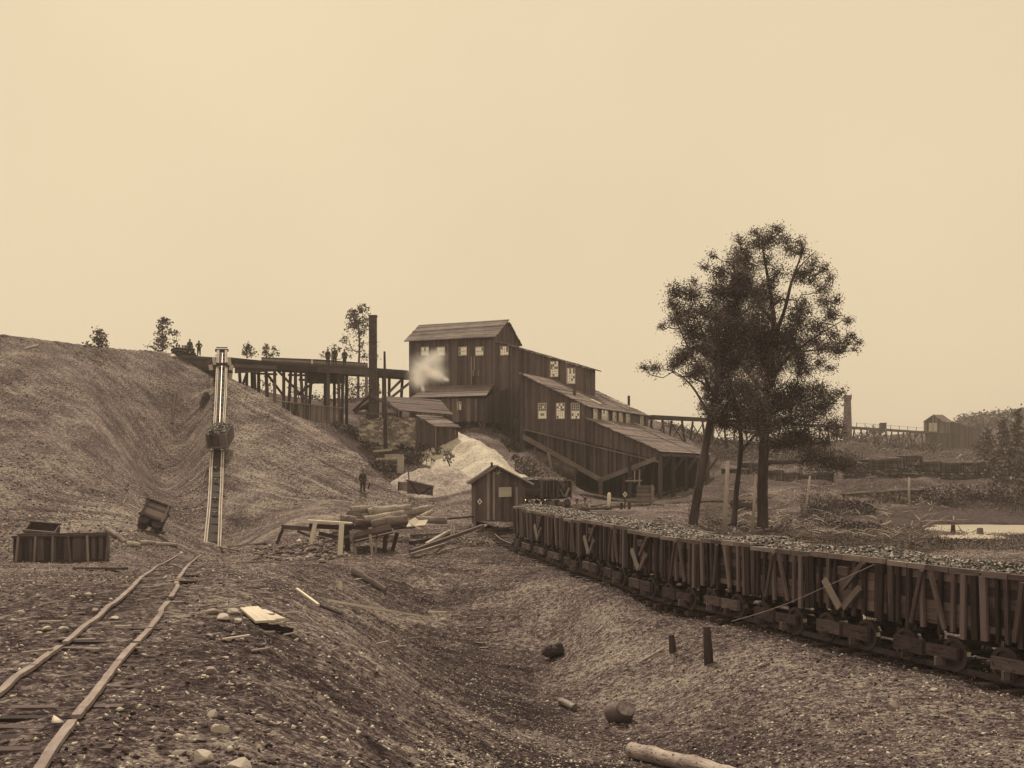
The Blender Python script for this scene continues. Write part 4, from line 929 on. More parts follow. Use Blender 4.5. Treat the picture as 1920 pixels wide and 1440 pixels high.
def rock(c, r, label, seed, mat=None, sq=.65, group=None, name='rock'):
    random.seed(seed); import bmesh
    bm = bmesh.new(); bmesh.ops.create_icosphere(bm, subdivisions=3, radius=1.0)
    ax = [V(random.gauss(0, 1), random.gauss(0, 1), random.gauss(0, 1)).normalized() for _ in range(9)]; cut = [random.uniform(.42, .82) for _ in ax]
    for v in bm.verts:
        for a, k in zip(ax, cut):
            d = v.co.dot(a)
            if d > k: v.co -= a*(d-k)*.85
        v.co *= 1+random.uniform(-.03, .03)
    me = bpy.data.meshes.new(name); bm.to_mesh(me); bm.free(); me.materials.append(mat or M_ROCK)
    o = bpy.data.objects.new(name, me); COL.objects.link(o); o.location = Vector(c)+Z*r*sq*.35; o.scale = (r, r*random.uniform(.7, .95), r*sq); o.rotation_euler.z = random.uniform(0, 6); return tag(o, label, 'rock', group)
def rock_px(px, py, rpx, label, seed, **k):
    g = G(px, py+rpx*.55); return rock(g, rpx/F*g.y, label, seed, **k)
for i, (px, py, r, lb) in enumerate([(400, 1337, 12, 'rounded pale stone beside the near track, upper of a close pair'), (413, 1361, 15, 'pale squarish stone below its rounded neighbour right of the near track'), (446, 1432, 27, 'big pale stone cut by the bottom edge of the photo'), (380, 1415, 20, 'dull rounded stone left of the big pale stone at the bottom'),
        (395, 1253, 13, 'dark lumpy stone uphill of the pale stone pair'), (336, 1405, 16, 'flat brown stone near the bottom edge right of the strap rail'), (1675, 1322, 13, 'pale stone alone on the dark gravel slope below the coal train'), (1428, 1246, 7, 'small round pale stone right of the taller stub post'), (1752, 1291, 7, 'small angular pale stone high on the gravel slope at right'), (832, 1160, 8, 'pale block lying right of the long plank end'),
        (418, 1150, 17, 'largest of the pale slabs in the stone cluster left of the boards'), (440, 1140, 13, 'pointed pale slab at the top of the stone cluster'), (400, 1143, 13, 'flat slab at the left end of the stone cluster'), (446, 1160, 10, 'thin slab touching the pale boards'), (410, 1187, 8, 'small round stone below the stone cluster'), (393, 1188, 8, 'small flat stone below the stone cluster, left one'),
        (38, 1146, 10, 'light flat stone near the left edge'), (88, 1176, 10, 'pale flat stone left of the strap rail'), (120, 1178, 12, 'pale ragged stone nearest the left strap rail'), (178, 1144, 10, 'dark block with a pale top between the left edge and the rail'), (215, 1156, 9, 'pale flat stone just left of the strap rail bend'), (72, 1185, 9, 'light slab among the stones at the left edge'), (165, 1112, 7, 'small pale stone below the old box car'), (605, 1050, 9, 'angular block at the foot of the broken trough'), (560, 1046, 10, 'squarish stone on top of the rubble heap'), (535, 1040, 8, 'smaller stone on the left of the rubble heap')]):
    rock_px(px, py, r*(1.25 if 'cluster' in lb or 'pale' in lb else 1), lb, 100+i, sq=.45 if ('slab' in lb or 'flat' in lb) else (.7 if r > 9 else .5), mat=M_PROCK if ('pale' in lb or 'light' in lb) and 'dark' not in lb and 'pebble' not in lb else M_ROCK)
stone_field('rubble_heap', 1100, 46, 58, -13.6, -8.6, .05, .26, M_RUB, smin=.001, sink=.3, label='heap of broken stone left of the broken trough')

# boards, posts and logs of the foreground
def gl(px, py): return G(px, py).y
log(662, 1069, 722, 1106, gl(662, 1078), gl(722, 1113), 13, label='short grey log with branch stubs lying alone in the hollow', knots=8, mat=M_LOG)
y_ = gl(1165, 1352); g = G(1165, 1352)
log(1150, 1342, 1176, 1331, y_+.12, y_-.3, 42, label='thick sawn log billet with its ringed end facing right in the hollow bottom', knots=0, name='log_billet')
log(1052, 1315, 1078, 1326, gl(1052, 1322), gl(1078, 1334), 13, label='small split log left of the thick billet', knots=1)
log(1188, 1406, 1400, 1462, gl(1188, 1420), gl(1400, 1480), 33, mat=M_BIRCH, label='long pale birch log running out of the bottom edge', knots=4)
g = G(1036, 1234); m = MB(); sc_ = g.y/F
for _ in range(11):
    a = g+V(random.uniform(-20, 12)*sc_, random.uniform(-.1, .1), random.uniform(2, 16)*sc_); b = g+V(random.uniform(-10, 22)*sc_, random.uniform(-.15, .1), random.uniform(8, 26)*sc_); m.tube(spline([a, a.lerp(b, .5)+V(random.uniform(-.08, .08), 0, random.uniform(-.05, .12)), b], 3), [8*sc_*random.uniform(.6, 1.2)]*6+[5*sc_], 8, wob=.15)
tag(m.build('root_stump', M_BARK, smooth=True), 'twisted dark root stump lying on the gravel slope', 'stump')
for x, y0, y1, w, lb in ((1260, 1190, 1226, 13, 'short stub post, the lower of two on the gravel slope'), (1327, 1175, 1247, 16, 'taller weathered post, right one of two on the gravel slope')):
    Y = gl(x, y1-2); m = MB(); a = P(x+4, y1+18, Y); b = P(x-1, y0, Y); m.tube([a, a.lerp(b, .5), b], [w/2/F*Y*1.15, w/2/F*Y*1.1, w/2/F*Y*.85], 7, tint=.4, wob=.08); o = tag(m.build('post', M_BEAM), lb, 'post')
board(1200, 1241, 1244, 1216, gl(1200, 1243), gl(1244, 1218), 2.2, 'thin pale stick left of the short stub post', name='stick', cat='stick')
board(617, 1126, 805, 1158, gl(617, 1128)-.9, gl(805, 1161)-.9, 4, 'long pale plank bridging the head of the hollow', name='plank', cat='plank', mat=M_NEW, tint=1)
board(556, 1104, 597, 1134, gl(556, 1106)-.9, gl(597, 1137)-.9, 4, 'pale plank left of the long plank on the bank edge', name='plank', cat='plank', mat=M_NEW, tint=.8)
board(600, 1136, 640, 1152, gl(600, 1138)-.9, gl(640, 1155)-.9, 3, 'grey plank pointing down from the shorter pale plank', mat=M_MID, name='plank', cat='plank')
board(803, 1147, 838, 1148, gl(803, 1149)-.9, gl(838, 1150)-.9, 3, 'short pale slat at the right end of the long plank', name='plank', cat='plank', mat=M_NEW)
Y = gl(638, 1107); m = MB(); m.prism([P(634, 1108, Y), P(643, 1107, Y), P(643, 1107, Y+.1), P(634, 1108, Y+.1)], [P(635, 1088, Y), P(641, 1089, Y), P(641, 1089, Y+.1), P(635, 1088, Y+.1)], .9); tag(m.build('stub', M_NEW), 'bright upright wooden stub left of the short grey log', 'post')
for i, (a, b, c, d) in enumerate(((462, 1148, 492, 1178), (472, 1146, 505, 1177), (486, 1152, 524, 1177))):
    p, q = G(a, b)+Z*.06, G(c, d)+Z*.09; m = MB(); m.beam(p, q, .20, .035, tint=.95); tag(m.build('board', M_PALE), ['leftmost pale board of the three beside the stone cluster', 'middle pale board of the three beside the stone cluster', 'rightmost pale board of the three beside the stone cluster'][i], 'board')
p, q = G(495, 1180)+Z*.04, G(545, 1186)+Z*.03; m = MB(); m.beam(p, q, .12, .08); tag(m.build('board', M_BEAM), 'dark timber lying under the three pale boards', 'board')
for a, b, c, d, lb in ((415, 1030, 492, 1044, 'grey plank at the foot of the inclined plane'), (428, 1028, 500, 1022, 'dark plank at the foot of the inclined plane'), (430, 1035, 525, 1052, 'long grey plank running into the rubble heap'), (140, 1068, 235, 1074, 'half-buried dark timber below the old box car')):
    p, q = G(a, b)+Z*.05, G(c, d)+Z*.12; m = MB(); m.beam(p, q, .16, .07); tag(m.build('plank', M_MID), lb, 'plank')

# ------------------------------------------------------------------ log pile and the broken trough
pile = [(658, 957, 706, 952, 10, 0), (690, 960, 770, 952, 10, 1), (668, 967, 732, 962, 10, 1), (735, 967, 806, 953, 11, 1), (683, 974, 757, 962, 9, 1), (697, 983, 764, 973, 14, 0), (780, 974, 838, 976, 10, 0), (788, 970, 811, 958, 6, 1), (640, 972, 668, 976, 12, 0), (730, 969, 785, 966, 8, 1), (650, 962, 690, 968, 9, 0), (665, 979, 700, 983, 10, 0), (700, 955, 745, 950, 7, 1), (715, 990, 790, 984, 8, 0), (640, 984, 690, 990, 9, 0)]
pl_lb = ['topmost dark-ended log at the left of the log pile', 'long mottled log along the top of the log pile', 'log below the topmost one in the pile', 'pale birch log slanting up to the right on the pile', 'thin pale log in the middle of the log pile', 'thickest log of the pile with its round end facing left', 'grey log sticking out to the right of the pile', 'short bright birch piece at the right end of the pile', 'dark log at the lower left of the pile', 'slender pale log low on the right of the pile', 'half-hidden dark log at the left of the pile', 'dark log end under the thickest log of the pile', 'short pale log on the very top of the pile', 'lowest log at the front of the pile', 'lowest dark log at the left corner of the pile']
for i, (a, b, c, d, w, pale) in enumerate(pile):
    Y0 = 54.5+(b < 970)*1.0+random.uniform(-.2, .3); log(a, b, c, d, Y0, Y0+random.uniform(.2, 1.0), w, mat=M_BIRCH if pale else M_LOG, label=pl_lb[i], group='logs in the pile', knots=2)
tf = empty('broken_trough', onG(640, 50), 'collapsed plank trough propped on posts in front of the log pile', 'trough')
def tb_(x0, y0, x1, y1, Y, w, mat=None, name='prop', th=.08):
    m = MB(); a = P(x0, y0, Y); b = P(x1, y1, Y-.1); m.beam(a, b, w/F*Y, th, up=V(0, 1, .01)); return m.build(name, mat or M_MID, tf)
tb_(592, 976, 583, 1017, 49.2, 7.5, M_NEW); tb_(641, 979, 637, 1052, 49, 9, M_NEW); tb_(577, 976, 660, 981, 49.6, 3, M_NEW, 'top_plank', .35)
tb_(528, 988, 585, 992, 51, 8, M_MID, 'beam'); tb_(531, 990, 519, 1020, 51, 5, M_BEAM); tb_(558, 996, 583, 1006, 51.4, 5, M_BEAM, 'beam'); tb_(580, 986, 660, 990, 50.6, 9, M_BEAM, 'beam'); tb_(598, 1000, 652, 1012, 50.4, 7, M_BEAM, 'beam'); tb_(612, 1016, 668, 1002, 49.6, 4, M_MID, 'beam')
tb_(650, 990, 652, 1040, 50, 10, M_BEAM); tb_(660, 1000, 668, 1046, 49.3, 6, M_MID); tb_(694, 1002, 699, 1047, 48.8, 5, M_POLE); tb_(707, 1003, 704, 1038, 49.5, 4, M_MID); tb_(724, 1000, 720, 1040, 50, 8, M_BEAM); tb_(745, 998, 735, 1036, 50.4, 7, M_BEAM)
q = [P(660, 1014, 49), P(736, 996, 49.5), P(731, 982, 49.5), P(668, 998, 49)]; m = MB(); m.planks(q, P(735, 990, 49.5)-P(662, 1006, 49), .3, .06, V(0, -1, 0)); m.build('trough_side', M_MID, tf)
q = [P(662, 1016, 49), P(737, 998, 49.5), P(737, 990, 52), P(662, 1006, 52)]; m = MB(); m.slab(q, .06, Z, .3); m.build('trough_floor', M_BEAM, tf)
for a, b, c, d, Y0, Y1, w, mt, lb in ((770, 1034, 905, 986, 48, 57, 6, M_MID, 'long grey plank rising to the right of the broken trough'), (770, 1040, 835, 1020, 47.5, 50, 5, M_LOG, 'barked pole at the foot of the long grey plank'), (800, 1020, 842, 996, 50, 55, 5, M_PALE, 'pale plank leaning towards the two short stakes'), (770, 1005, 868, 998, 55, 57, 4, M_MID, 'plank lying flat behind the leaning planks'), (770, 1018, 850, 1004, 52, 55, 7, M_BEAM, 'dark beam among the loose planks'), (880, 1000, 912, 984, 56, 60, 3, M_PALE, 'pale lath in front of the board shed'), (840, 1002, 990, 985, 57, 64, 2.5, M_MID, 'thin rail crossing in front of the board shed'), (840, 973, 892, 968, 60, 63, 3, M_BEAM, 'dark rail left of the board shed')):
    board(a, b, c, d, Y0, Y1, w, lb, th=.1, mat=mt, name='plank', cat='plank')
for x in (846, 851): board(x, 984, x, 1003, 54.6, 54.6, 3, 'one of two short pale stakes right of the broken trough', name='stake', cat='stake', group='two short stakes')
for a, b, c, d, lb in ((765, 983, 800, 980, 'lower pale board dropped against the log pile'), (772, 974, 792, 990, 'upper pale board dropped against the log pile')):
    p, q = P(a, b, 54), P(c, d, 53.6); m = MB(); m.beam(p, q, .45, .05, up=V(0, -.6, .8), tint=1); tag(m.build('board', M_PALE), lb, 'board')

# ------------------------------------------------------------------ old cars on the left
def box_car(loc, L, Wd, Hh, label, tilt=(0, 0, 0), mat=M_BEAM, wheels=True):
    e = empty('mine_car', loc, label, 'mine car', local=True); e.rotation_euler = tilt
    for sd in (-1, 1):
        m = MB(); m.planks([V(-L/2, sd*Wd/2, .3), V(L/2, sd*Wd/2, .3), V(L/2, sd*Wd/2, .3+Hh), V(-L/2, sd*Wd/2, .3+Hh)], Z if L > 2.5 else V(1, 0, 0), .16, .05, V(0, sd, 0), gap=.006); m.build('side', mat, e)
        m = MB(); m.planks([V(sd*L/2, -Wd/2, .3), V(sd*L/2, Wd/2, .3), V(sd*L/2, Wd/2, .3+Hh), V(sd*L/2, -Wd/2, .3+Hh)], V(0, 1, 0), .2, .05, V(sd, 0, 0), gap=.006); m.build('end', mat, e)
        m = MB(); m.beam((-L/2-.05, sd*(Wd/2+.03), .3+Hh), (L/2+.05, sd*(Wd/2+.03), .3+Hh), .12, .1); m.beam((-L/2-.05, sd*(Wd/2+.03), .32), (L/2+.05, sd*(Wd/2+.03), .32), .1, .1); m.build('edge_timber', M_BEAM, e)
        for x in np.linspace(-L/2+.1, L/2-.1, 2 if L < 2.5 else 6):
            m = MB(); m.beam((x, sd*(Wd/2+.06), .25), (x+random.uniform(-.15, .15)*(L > 2.5), sd*(Wd/2+.06), .32+Hh), .1, .08, up=V(0, 1, 0)); m.build('stake', M_MID, e)
    m = MB(); m.box((0, 0, .3), L-.1, Wd-.1, .06); m.build('floor', M_BEAM, e)
    if wheels:
        wm = wheel_mb(.26)
        for x in (-L*.28, L*.28):
            for sd in (-1, 1): o = wm.build('wheel', [M_IRON, M_IRON], e); o.location = (x, sd*.45, .14)
    return e
c = P(118, 1052, 49.5); box_car(V(c.x, c.y, hz(c.x, c.y)-.25), 4.0, 1.7, 1.15, 'long old box car of dark upright boards sunk in the waste at left', (0, 0, .32))
c = P(78, 1000, 57); box_car(V(c.x, c.y, hz(c.x, c.y)-.5), 1.5, 1.3, .9, 'half-buried old car behind the long old box car', (0.3, .1, .2))
c = P(279, 998, 60); box_car(V(c.x, c.y, hz(c.x, c.y)+.25), 1.35, 1.1, 1.0, 'tipped mine car leaning over on its side left of the inclined plane', (R(-28), R(22), R(12)), mat=M_WALL2)
for a, b, c_, d, lb in ((200, 995, 235, 1020, 'pole lying on the slope right of the old box car'), (238, 1024, 262, 1026, 'short grey log below the tipped car, left one'), (290, 1025, 330, 1026, 'pale log lying below the tipped car'), (285, 1000, 308, 1001, 'pale board under the tipped mine car'), (262, 1022, 300, 1023, 'dark log between two others below the tipped car')):
    p, q = G(a, b)+Z*.1, G(c_, d)+Z*.1; m = MB(); m.tube([p, p.lerp(q, .5)+Z*.03, q], [.14, .13, .11], 8, wob=.05); tag(m.build('log', M_LOG), lb, 'log')

# ------------------------------------------------------------------ board shed
SH = empty('board_shed', onG(938, 62.5), 'small gabled board shed at the track curve with a diamond mark by its left corner', 'shed')
SQ = P(938, 972, 62); SPn = V(.12, -1, 0).normalized(); SS = Plane(SQ, SPn); su = V(-SPn.y, SPn.x, 0); sb = -SPn
wb = SS.poly([(891, 978), (984, 978), (984, 900), (931, 873), (891, 900)])
m = MB(); m.planks(wb, Z, .22, .05, SPn, jit=.03, jw=.4, tintr=(0, 1)); m.build('front_wall', M_WALL, SH)
fr, fl, ap = wb[2], wb[4], wb[3]; Ls = 2.6
wall(SH, [down(fr, .4), down(fr, .4)+sb*Ls, fr+sb*Ls, fr], su, M_WALL2, w=.22, name='side_wall'); wall(SH, [down(fl, .4), down(fl, .4)+sb*Ls, fl+sb*Ls, fl], -su, M_WALL2, name='side_wall')
m = MB(); m.planks([p+sb*Ls for p in wb], Z, .3, .05, sb); m.build('back_wall', M_WALL, SH)
dR = (fr-ap).normalized(); dL = (fl-ap).normalized()
roof(SH, [ap-sb*.3, fr+dR*.55-sb*.3, fr+dR*.55+sb*(Ls+.3), ap+sb*(Ls+.3)], M_MID, d=dR, w=.25); roof(SH, [ap-sb*.3, fl+dL*.35-sb*.3, fl+dL*.35+sb*(Ls+.3), ap+sb*(Ls+.3)], M_MID, d=dL, w=.25)
for x0, x1 in ((913, 918), (967, 971), (924, 928)):
    m = MB(); m.slab(SS.poly([(x0, 975), (x1, 975), (x1, 905-(x0 > 950)*-8-(x0 < 930)*20), (x0, 905-(x0 > 950)*-8-(x0 < 930)*20)], .07), .05, SPn, tint=.9, d=Z); m.build('cover_board', M_MID, SH)
m = MB(); m.planks(SS.poly([(935, 932), (959, 931), (959, 913), (935, 914)], .1), su, .19, .03, SPn, tintr=(.2, 1)); m.build('notice_board', M_PALE, SH)
m = MB(); m.slab([fr+sb*.5-Z*.45, fr+sb*1.1-Z*.45, fr+sb*1.1-Z*1.0, fr+sb*.5-Z*1.0], .03, su); m.slab(SS.poly([(976, 931), (983, 931), (983, 912), (976, 912)], .06), .03, SPn); m.build('side_board', M_MID, SH)
def diamond(parent, c, u, n, r, ri, back=None):
    for rr, mt, k, nm in ((r, M_WHITE, .0, 'diamond'), (ri, M_BLACK, .012, 'diamond_centre')):
        q = [c-Z*rr+n*k, c+u*rr*.8+n*k, c+Z*rr+n*k, c-u*rr*.8+n*k]; m = MB(); m.prism([p-n*.01 for p in q], q, .5); parent_ = m.build(nm, mt, parent); parent = parent_
c = SS.at(899.5, 940.5, .1); diamond(SH, c, su, SPn, .19, .075)
m = MB(); c = SS.at(934, 888, .08)
for a in (20, 55, 75, 115, 160, 200, 300): m.tube([c, c+(su*math.cos(R(a))+Z*math.sin(R(a)))*(.32 if a < 170 else .15)], [.018, .006], 4)
m.build('antlers', M_FRAME, SH)
m = MB(); c = SS.at(922, 878, -1.0); m.tube([c-Z*.3, c+Z*.35], .07, 8); m.build('stove_pipe', M_IRON, SH)
# white post, diamond signal, crate and water stand before the loading shed
Y = 79.0; m = MB(); a = onG(1141, Y, -.1); t_ = P(1142.5, 923.5, Y); m.tube([a, a.lerp(t_, .3), a.lerp(t_, .9), t_], [.07, .12, .14, .07], 10); tag(m.build('white_post', M_WHITE, smooth=True), 'whitewashed round-topped post standing in the yard', 'post')
dsg = empty('switch_signal', onG(1171.5, 78.5), 'thin switch signal post with a white diamond and dark centre', 'signal')
m = MB(); a = onG(1171.5, 78.5); m.tube([a, P(1172, 930, 78.5)], .045, 6); m.build('post', M_BLACK, dsg); diamond(dsg, P(1172, 927, 78.4), V(1, 0, 0), V(0, -1, 0), .23, .08)
for x in (1165, 1180): m = MB(); a = onG(x, 77.8, -.2); m.beam(a, a+Z*.75, .2, .2); m.build('stub_post', M_BEAM, dsg)
cr = empty('board_tank', onG(1207, 84.5), 'square plank tank standing in front of the loading shed posts', 'tank'); ca = onG(1207, 84.5)
m = MB(); q0, q1 = V(ca.x-.62, ca.y-.5, ca.z-.2), V(ca.x+.62, ca.y-.6, ca.z-.2); hh_ = 1.75; m.planks([q0, q1, q1+Z*hh_, q0+Z*hh_], V(1, 0, 0), .16, .05, V(0, -1, 0), tintr=(.1, .9)); q2 = q1+V(.3, 1.2, 0); m.planks([q1, q2, q2+Z*hh_, q1+Z*hh_], V(.3, 1.2, 0), .16, .05, V(1, 0, 0)); m.planks([q0, q0+V(.3, 1.2, 0), q0+V(.3, 1.2, hh_), q0+Z*hh_], V(.3, 1.2, 0), .16, .05, V(-1, 0, 0)); q3 = q0+V(.3, 1.2, 0); m.planks([q3, q2, q2+Z*hh_, q3+Z*hh_], V(1, 0, 0), .16, .05, V(0, 1, 0)); m.slab([q0+Z*(hh_-.05), q1+Z*(hh_-.05), q2+Z*(hh_-.05), q3+Z*(hh_-.05)], .05, Z)
m.build('planking', M_WALL2, cr); m = MB(); m.beam(q1+V(-.05, -.05, 0), q1+V(-.05, -.05, hh_+.05), .14, .12, tint=.8); m.build('corner_post', M_MID, cr)
m = MB(); a = P(1173, 902, 84.3); b = P(1204, 901, 84.3); m.tube([a, b], .06, 6); m.beam(P(1190, 905, 84.3), P(1190, 882, 84.3), .1, .1); m.beam(P(1199, 912, 84.3), P(1199, 878, 84.3), .1, .1); m.beam(P(1189, 881, 84.3), P(1201, 879, 84.3), .1, .12); m.beam(P(1176, 900, 84.3), P(1189, 893, 84.3), .06, .06); m.build('hoist_frame', M_MID, cr)
# two loaded cars beside the shed
x, y, h, L = poly_at(MAINP, .1); s_arr = np.arange(len(x))*.1
for k, (s_, lb) in enumerate(((4.7, 'loaded coal car standing just below the hopper, right of another'), (7.4, 'loaded coal car standing right behind the board shed'))):
    o = copy_tree(protoA[k] if k else protoV[0]); xx = float(np.interp(s_, s_arr, x)); yy = float(np.interp(s_, s_arr, y)); o.location = (xx, yy, hz(xx, yy)+.12); o.rotation_euler = (0, 0, float(np.interp(s_, s_arr, h))); o['label'] = lb; o['group'] = 'loaded cars below the hopper'

# ------------------------------------------------------------------ ash heaps and the timber bin
def heap(name, label, x0, x1, y0, y1, ridge, slope, mat, seed, st_=.22):
    X, Y = np.meshgrid(np.arange(x0, x1, st_), np.arange(y0, y1, st_)); h = np.full(X.shape, -99.0)
    for (a, b) in zip(ridge, ridge[1:]):
        a = np.array(a); b = np.array(b); d = b[:2]-a[:2]; t = np.clip(((X-a[0])*d[0]+(Y-a[1])*d[1])/(d@d), 0, 1)
        dist = np.hypot(X-a[0]-t*d[0], Y-a[1]-t*d[1]); h = np.maximum(h, a[2]+t*(b[2]-a[2])-slope*(np.sqrt(dist**2+.25)-.5))
    h = h+fbm(X, Y, .7, 4, seed)*.45+fbm(X, Y, 4, 2, seed+9)*.16; Hh = H(X, Y)
    o = grid_mesh(name, X, Y, np.where(h > Hh-.25, h, Hh-.6), mat, dict(tint=np.full(X.shape, .5))); return tag(o, label, 'ash heap')
heap('ash_heap', 'tall pale ash heap in front of the stilt house', -12, 4, 74, 103, [(-5.0, 95, 7.5), (-3.6, 92.5, 6.9), (-1.6, 86, 5.1), (0, 81, 3.5)], .7, M_ASH, 301)
heap('ash_heap', 'lower grey ash heap beside the timber bin', -13, 0, 73, 92, [(-7.6, 83, 4.0), (-5.4, 83, 4.5), (-3.2, 81, 3.6)], .6, M_ASH2, 302)
tbn = empty('timber_bin', onG(785, 77.6), 'low timber retaining bin with crossed braces at the foot of the pale heaps', 'bin')
a, b, c, d = P(764, 925, 77.6), P(810, 929, 77), P(811, 912, 77), P(764, 901, 77.6); m = MB(); m.planks([a, b, c, d], V(1, 0, -.15), .2, .06, V(0, -1, 0)); m.build('front_boards', M_MID, tbn)
m = MB(); m.planks([P(748, 919, 79.6), a, d, P(748, 904, 79.6)], V(1, -1, 0), .2, .06, V(-.6, -1, 0)); m.build('end_boards', M_MID, tbn)
for x0, y0, x1, y1 in ((765, 900, 765, 926), (768, 904, 783, 925), (785, 906, 785, 929), (808, 914, 790, 926), (810, 911, 810, 930), (748, 903, 747, 920)):
    m = MB(); m.beam(P(x0, y0, 77.1+(x0 < 760)*2.2), P(x1, y1, 77.1+(x0 < 760)*2.2), .12, .1, up=V(0, 1, 0)); m.build('brace', M_BEAM, tbn)
m = MB(); m.beam(P(762, 900, 77.3), P(813, 912, 76.9), .4, .1); m.build('top_timber', M_MID, tbn)
board(765, 877, 767, 902, 80, 80, 2.5, 'thin upright stake behind the timber bin', name='stake', cat='stake', mat=M_MID)
for a, b, c, d, Yx, w, lb in ((705, 861, 746, 859, 92, 4, 'whitish plank across the brush left of the fence posts'), (722, 855, 757, 854, 93, 6, 'whitish birch trunk lying on the brush below the stone wall'), (788, 852, 802, 850, 94, 4, 'white slab on the low bank below the lean-to'), (795, 857, 832, 856, 93, 3, 'pale rail of the broken fence left of the ash heap'), (700, 846, 735, 843, 95, 4, 'pale log at the foot of the stone wall')):
    board(a, b, c, d, Yx, Yx, w, lb, th=.2, name='log', cat='log', mat=M_PALE)
m = MB(); m.slab([P(745, 893, 89), P(756, 893, 89), P(757, 855, 89), P(745, 855, 89)], .4, V(0, -1, 0)); tag(m.build('rock_pillar', M_ROCK), 'pale upright rock face among the brush below the engine house', 'rock')
for x, y0, y1, Yx in ((783, 852, 876, 91), (807, 839, 864, 93), (834, 845, 868, 92), (955, 841, 861, 97), (765, 850, 870, 92)):
    m = MB(); m.beam(P(x, y1+3, Yx), P(x, y0, Yx), .12, .12); tag(m.build('fence_post', M_BEAM), 'leaning fence post in the brush left of and behind the ash heap', 'post', 'old fence posts by the ash heap')

# ------------------------------------------------------------------ foliage
def leaf_mesh(name, cen, size, mat, parent, shade=None, squash=.6):
    n = len(cen); cen = np.asarray(cen); a = RNG.normal(0, 1, (n, 3)); a /= np.linalg.norm(a, axis=1)[:, None]
    b = RNG.normal(0, 1, (n, 3)); b -= a*(a*b).sum(1)[:, None]; b /= np.linalg.norm(b, axis=1)[:, None]; c = np.cross(a, b)
    s = size*RNG.uniform(.6, 1.3, (n, 1)); w = s*squash
    v = np.stack([cen-a*s*.5, cen+b*w*.5+c*s*.12, cen+a*s*.5, cen-b*w*.5+c*s*.12], 1).reshape(-1, 3)
    F_ = (np.array([0, 1, 2, 0, 2, 3])[None]+np.arange(n)[:, None]*4).ravel()
    me = bpy.data.meshes.new(name); me.vertices.add(n*4); me.vertices.foreach_set('co', v.ravel()); me.loops.add(n*6); me.loops.foreach_set('vertex_index', F_)
    me.polygons.add(n*2); me.polygons.foreach_set('loop_start', np.arange(n*2)*3); me.polygons.foreach_set('loop_total', np.full(n*2, 3))
    t = RNG.random(n) if shade is None else np.clip(shade+RNG.normal(0, .18, n), 0, 1)
    at = me.attributes.new('tint', 'FLOAT', 'FACE'); at.data.foreach_set('value', np.repeat(t, 2)); me.materials.append(mat); me.update()
    o = bpy.data.objects.new(name, me); COL.objects.link(o)
    if parent:
        o.parent = parent
        if parent.type == 'EMPTY': o.location = -Vector(parent.location)
    return o
def clump_points(c, rx, ry, rz, n, sub=7):
    """leaves gathered in twig-sized sprays inside an ellipsoid"""
    k = max(3, n//sub); q = RNG.normal(0, 1, (k, 3)); q /= np.linalg.norm(q, axis=1)[:, None]; q *= RNG.uniform(.15, 1.08, (k, 1))**.6
    q = q*[rx, ry, rz]+np.array(c); return (q[:, None]+RNG.normal(0, 1, (k, sub, 3))*[.22, .22, .14]*min(1.3, max(.4, rx))).reshape(-1, 3)
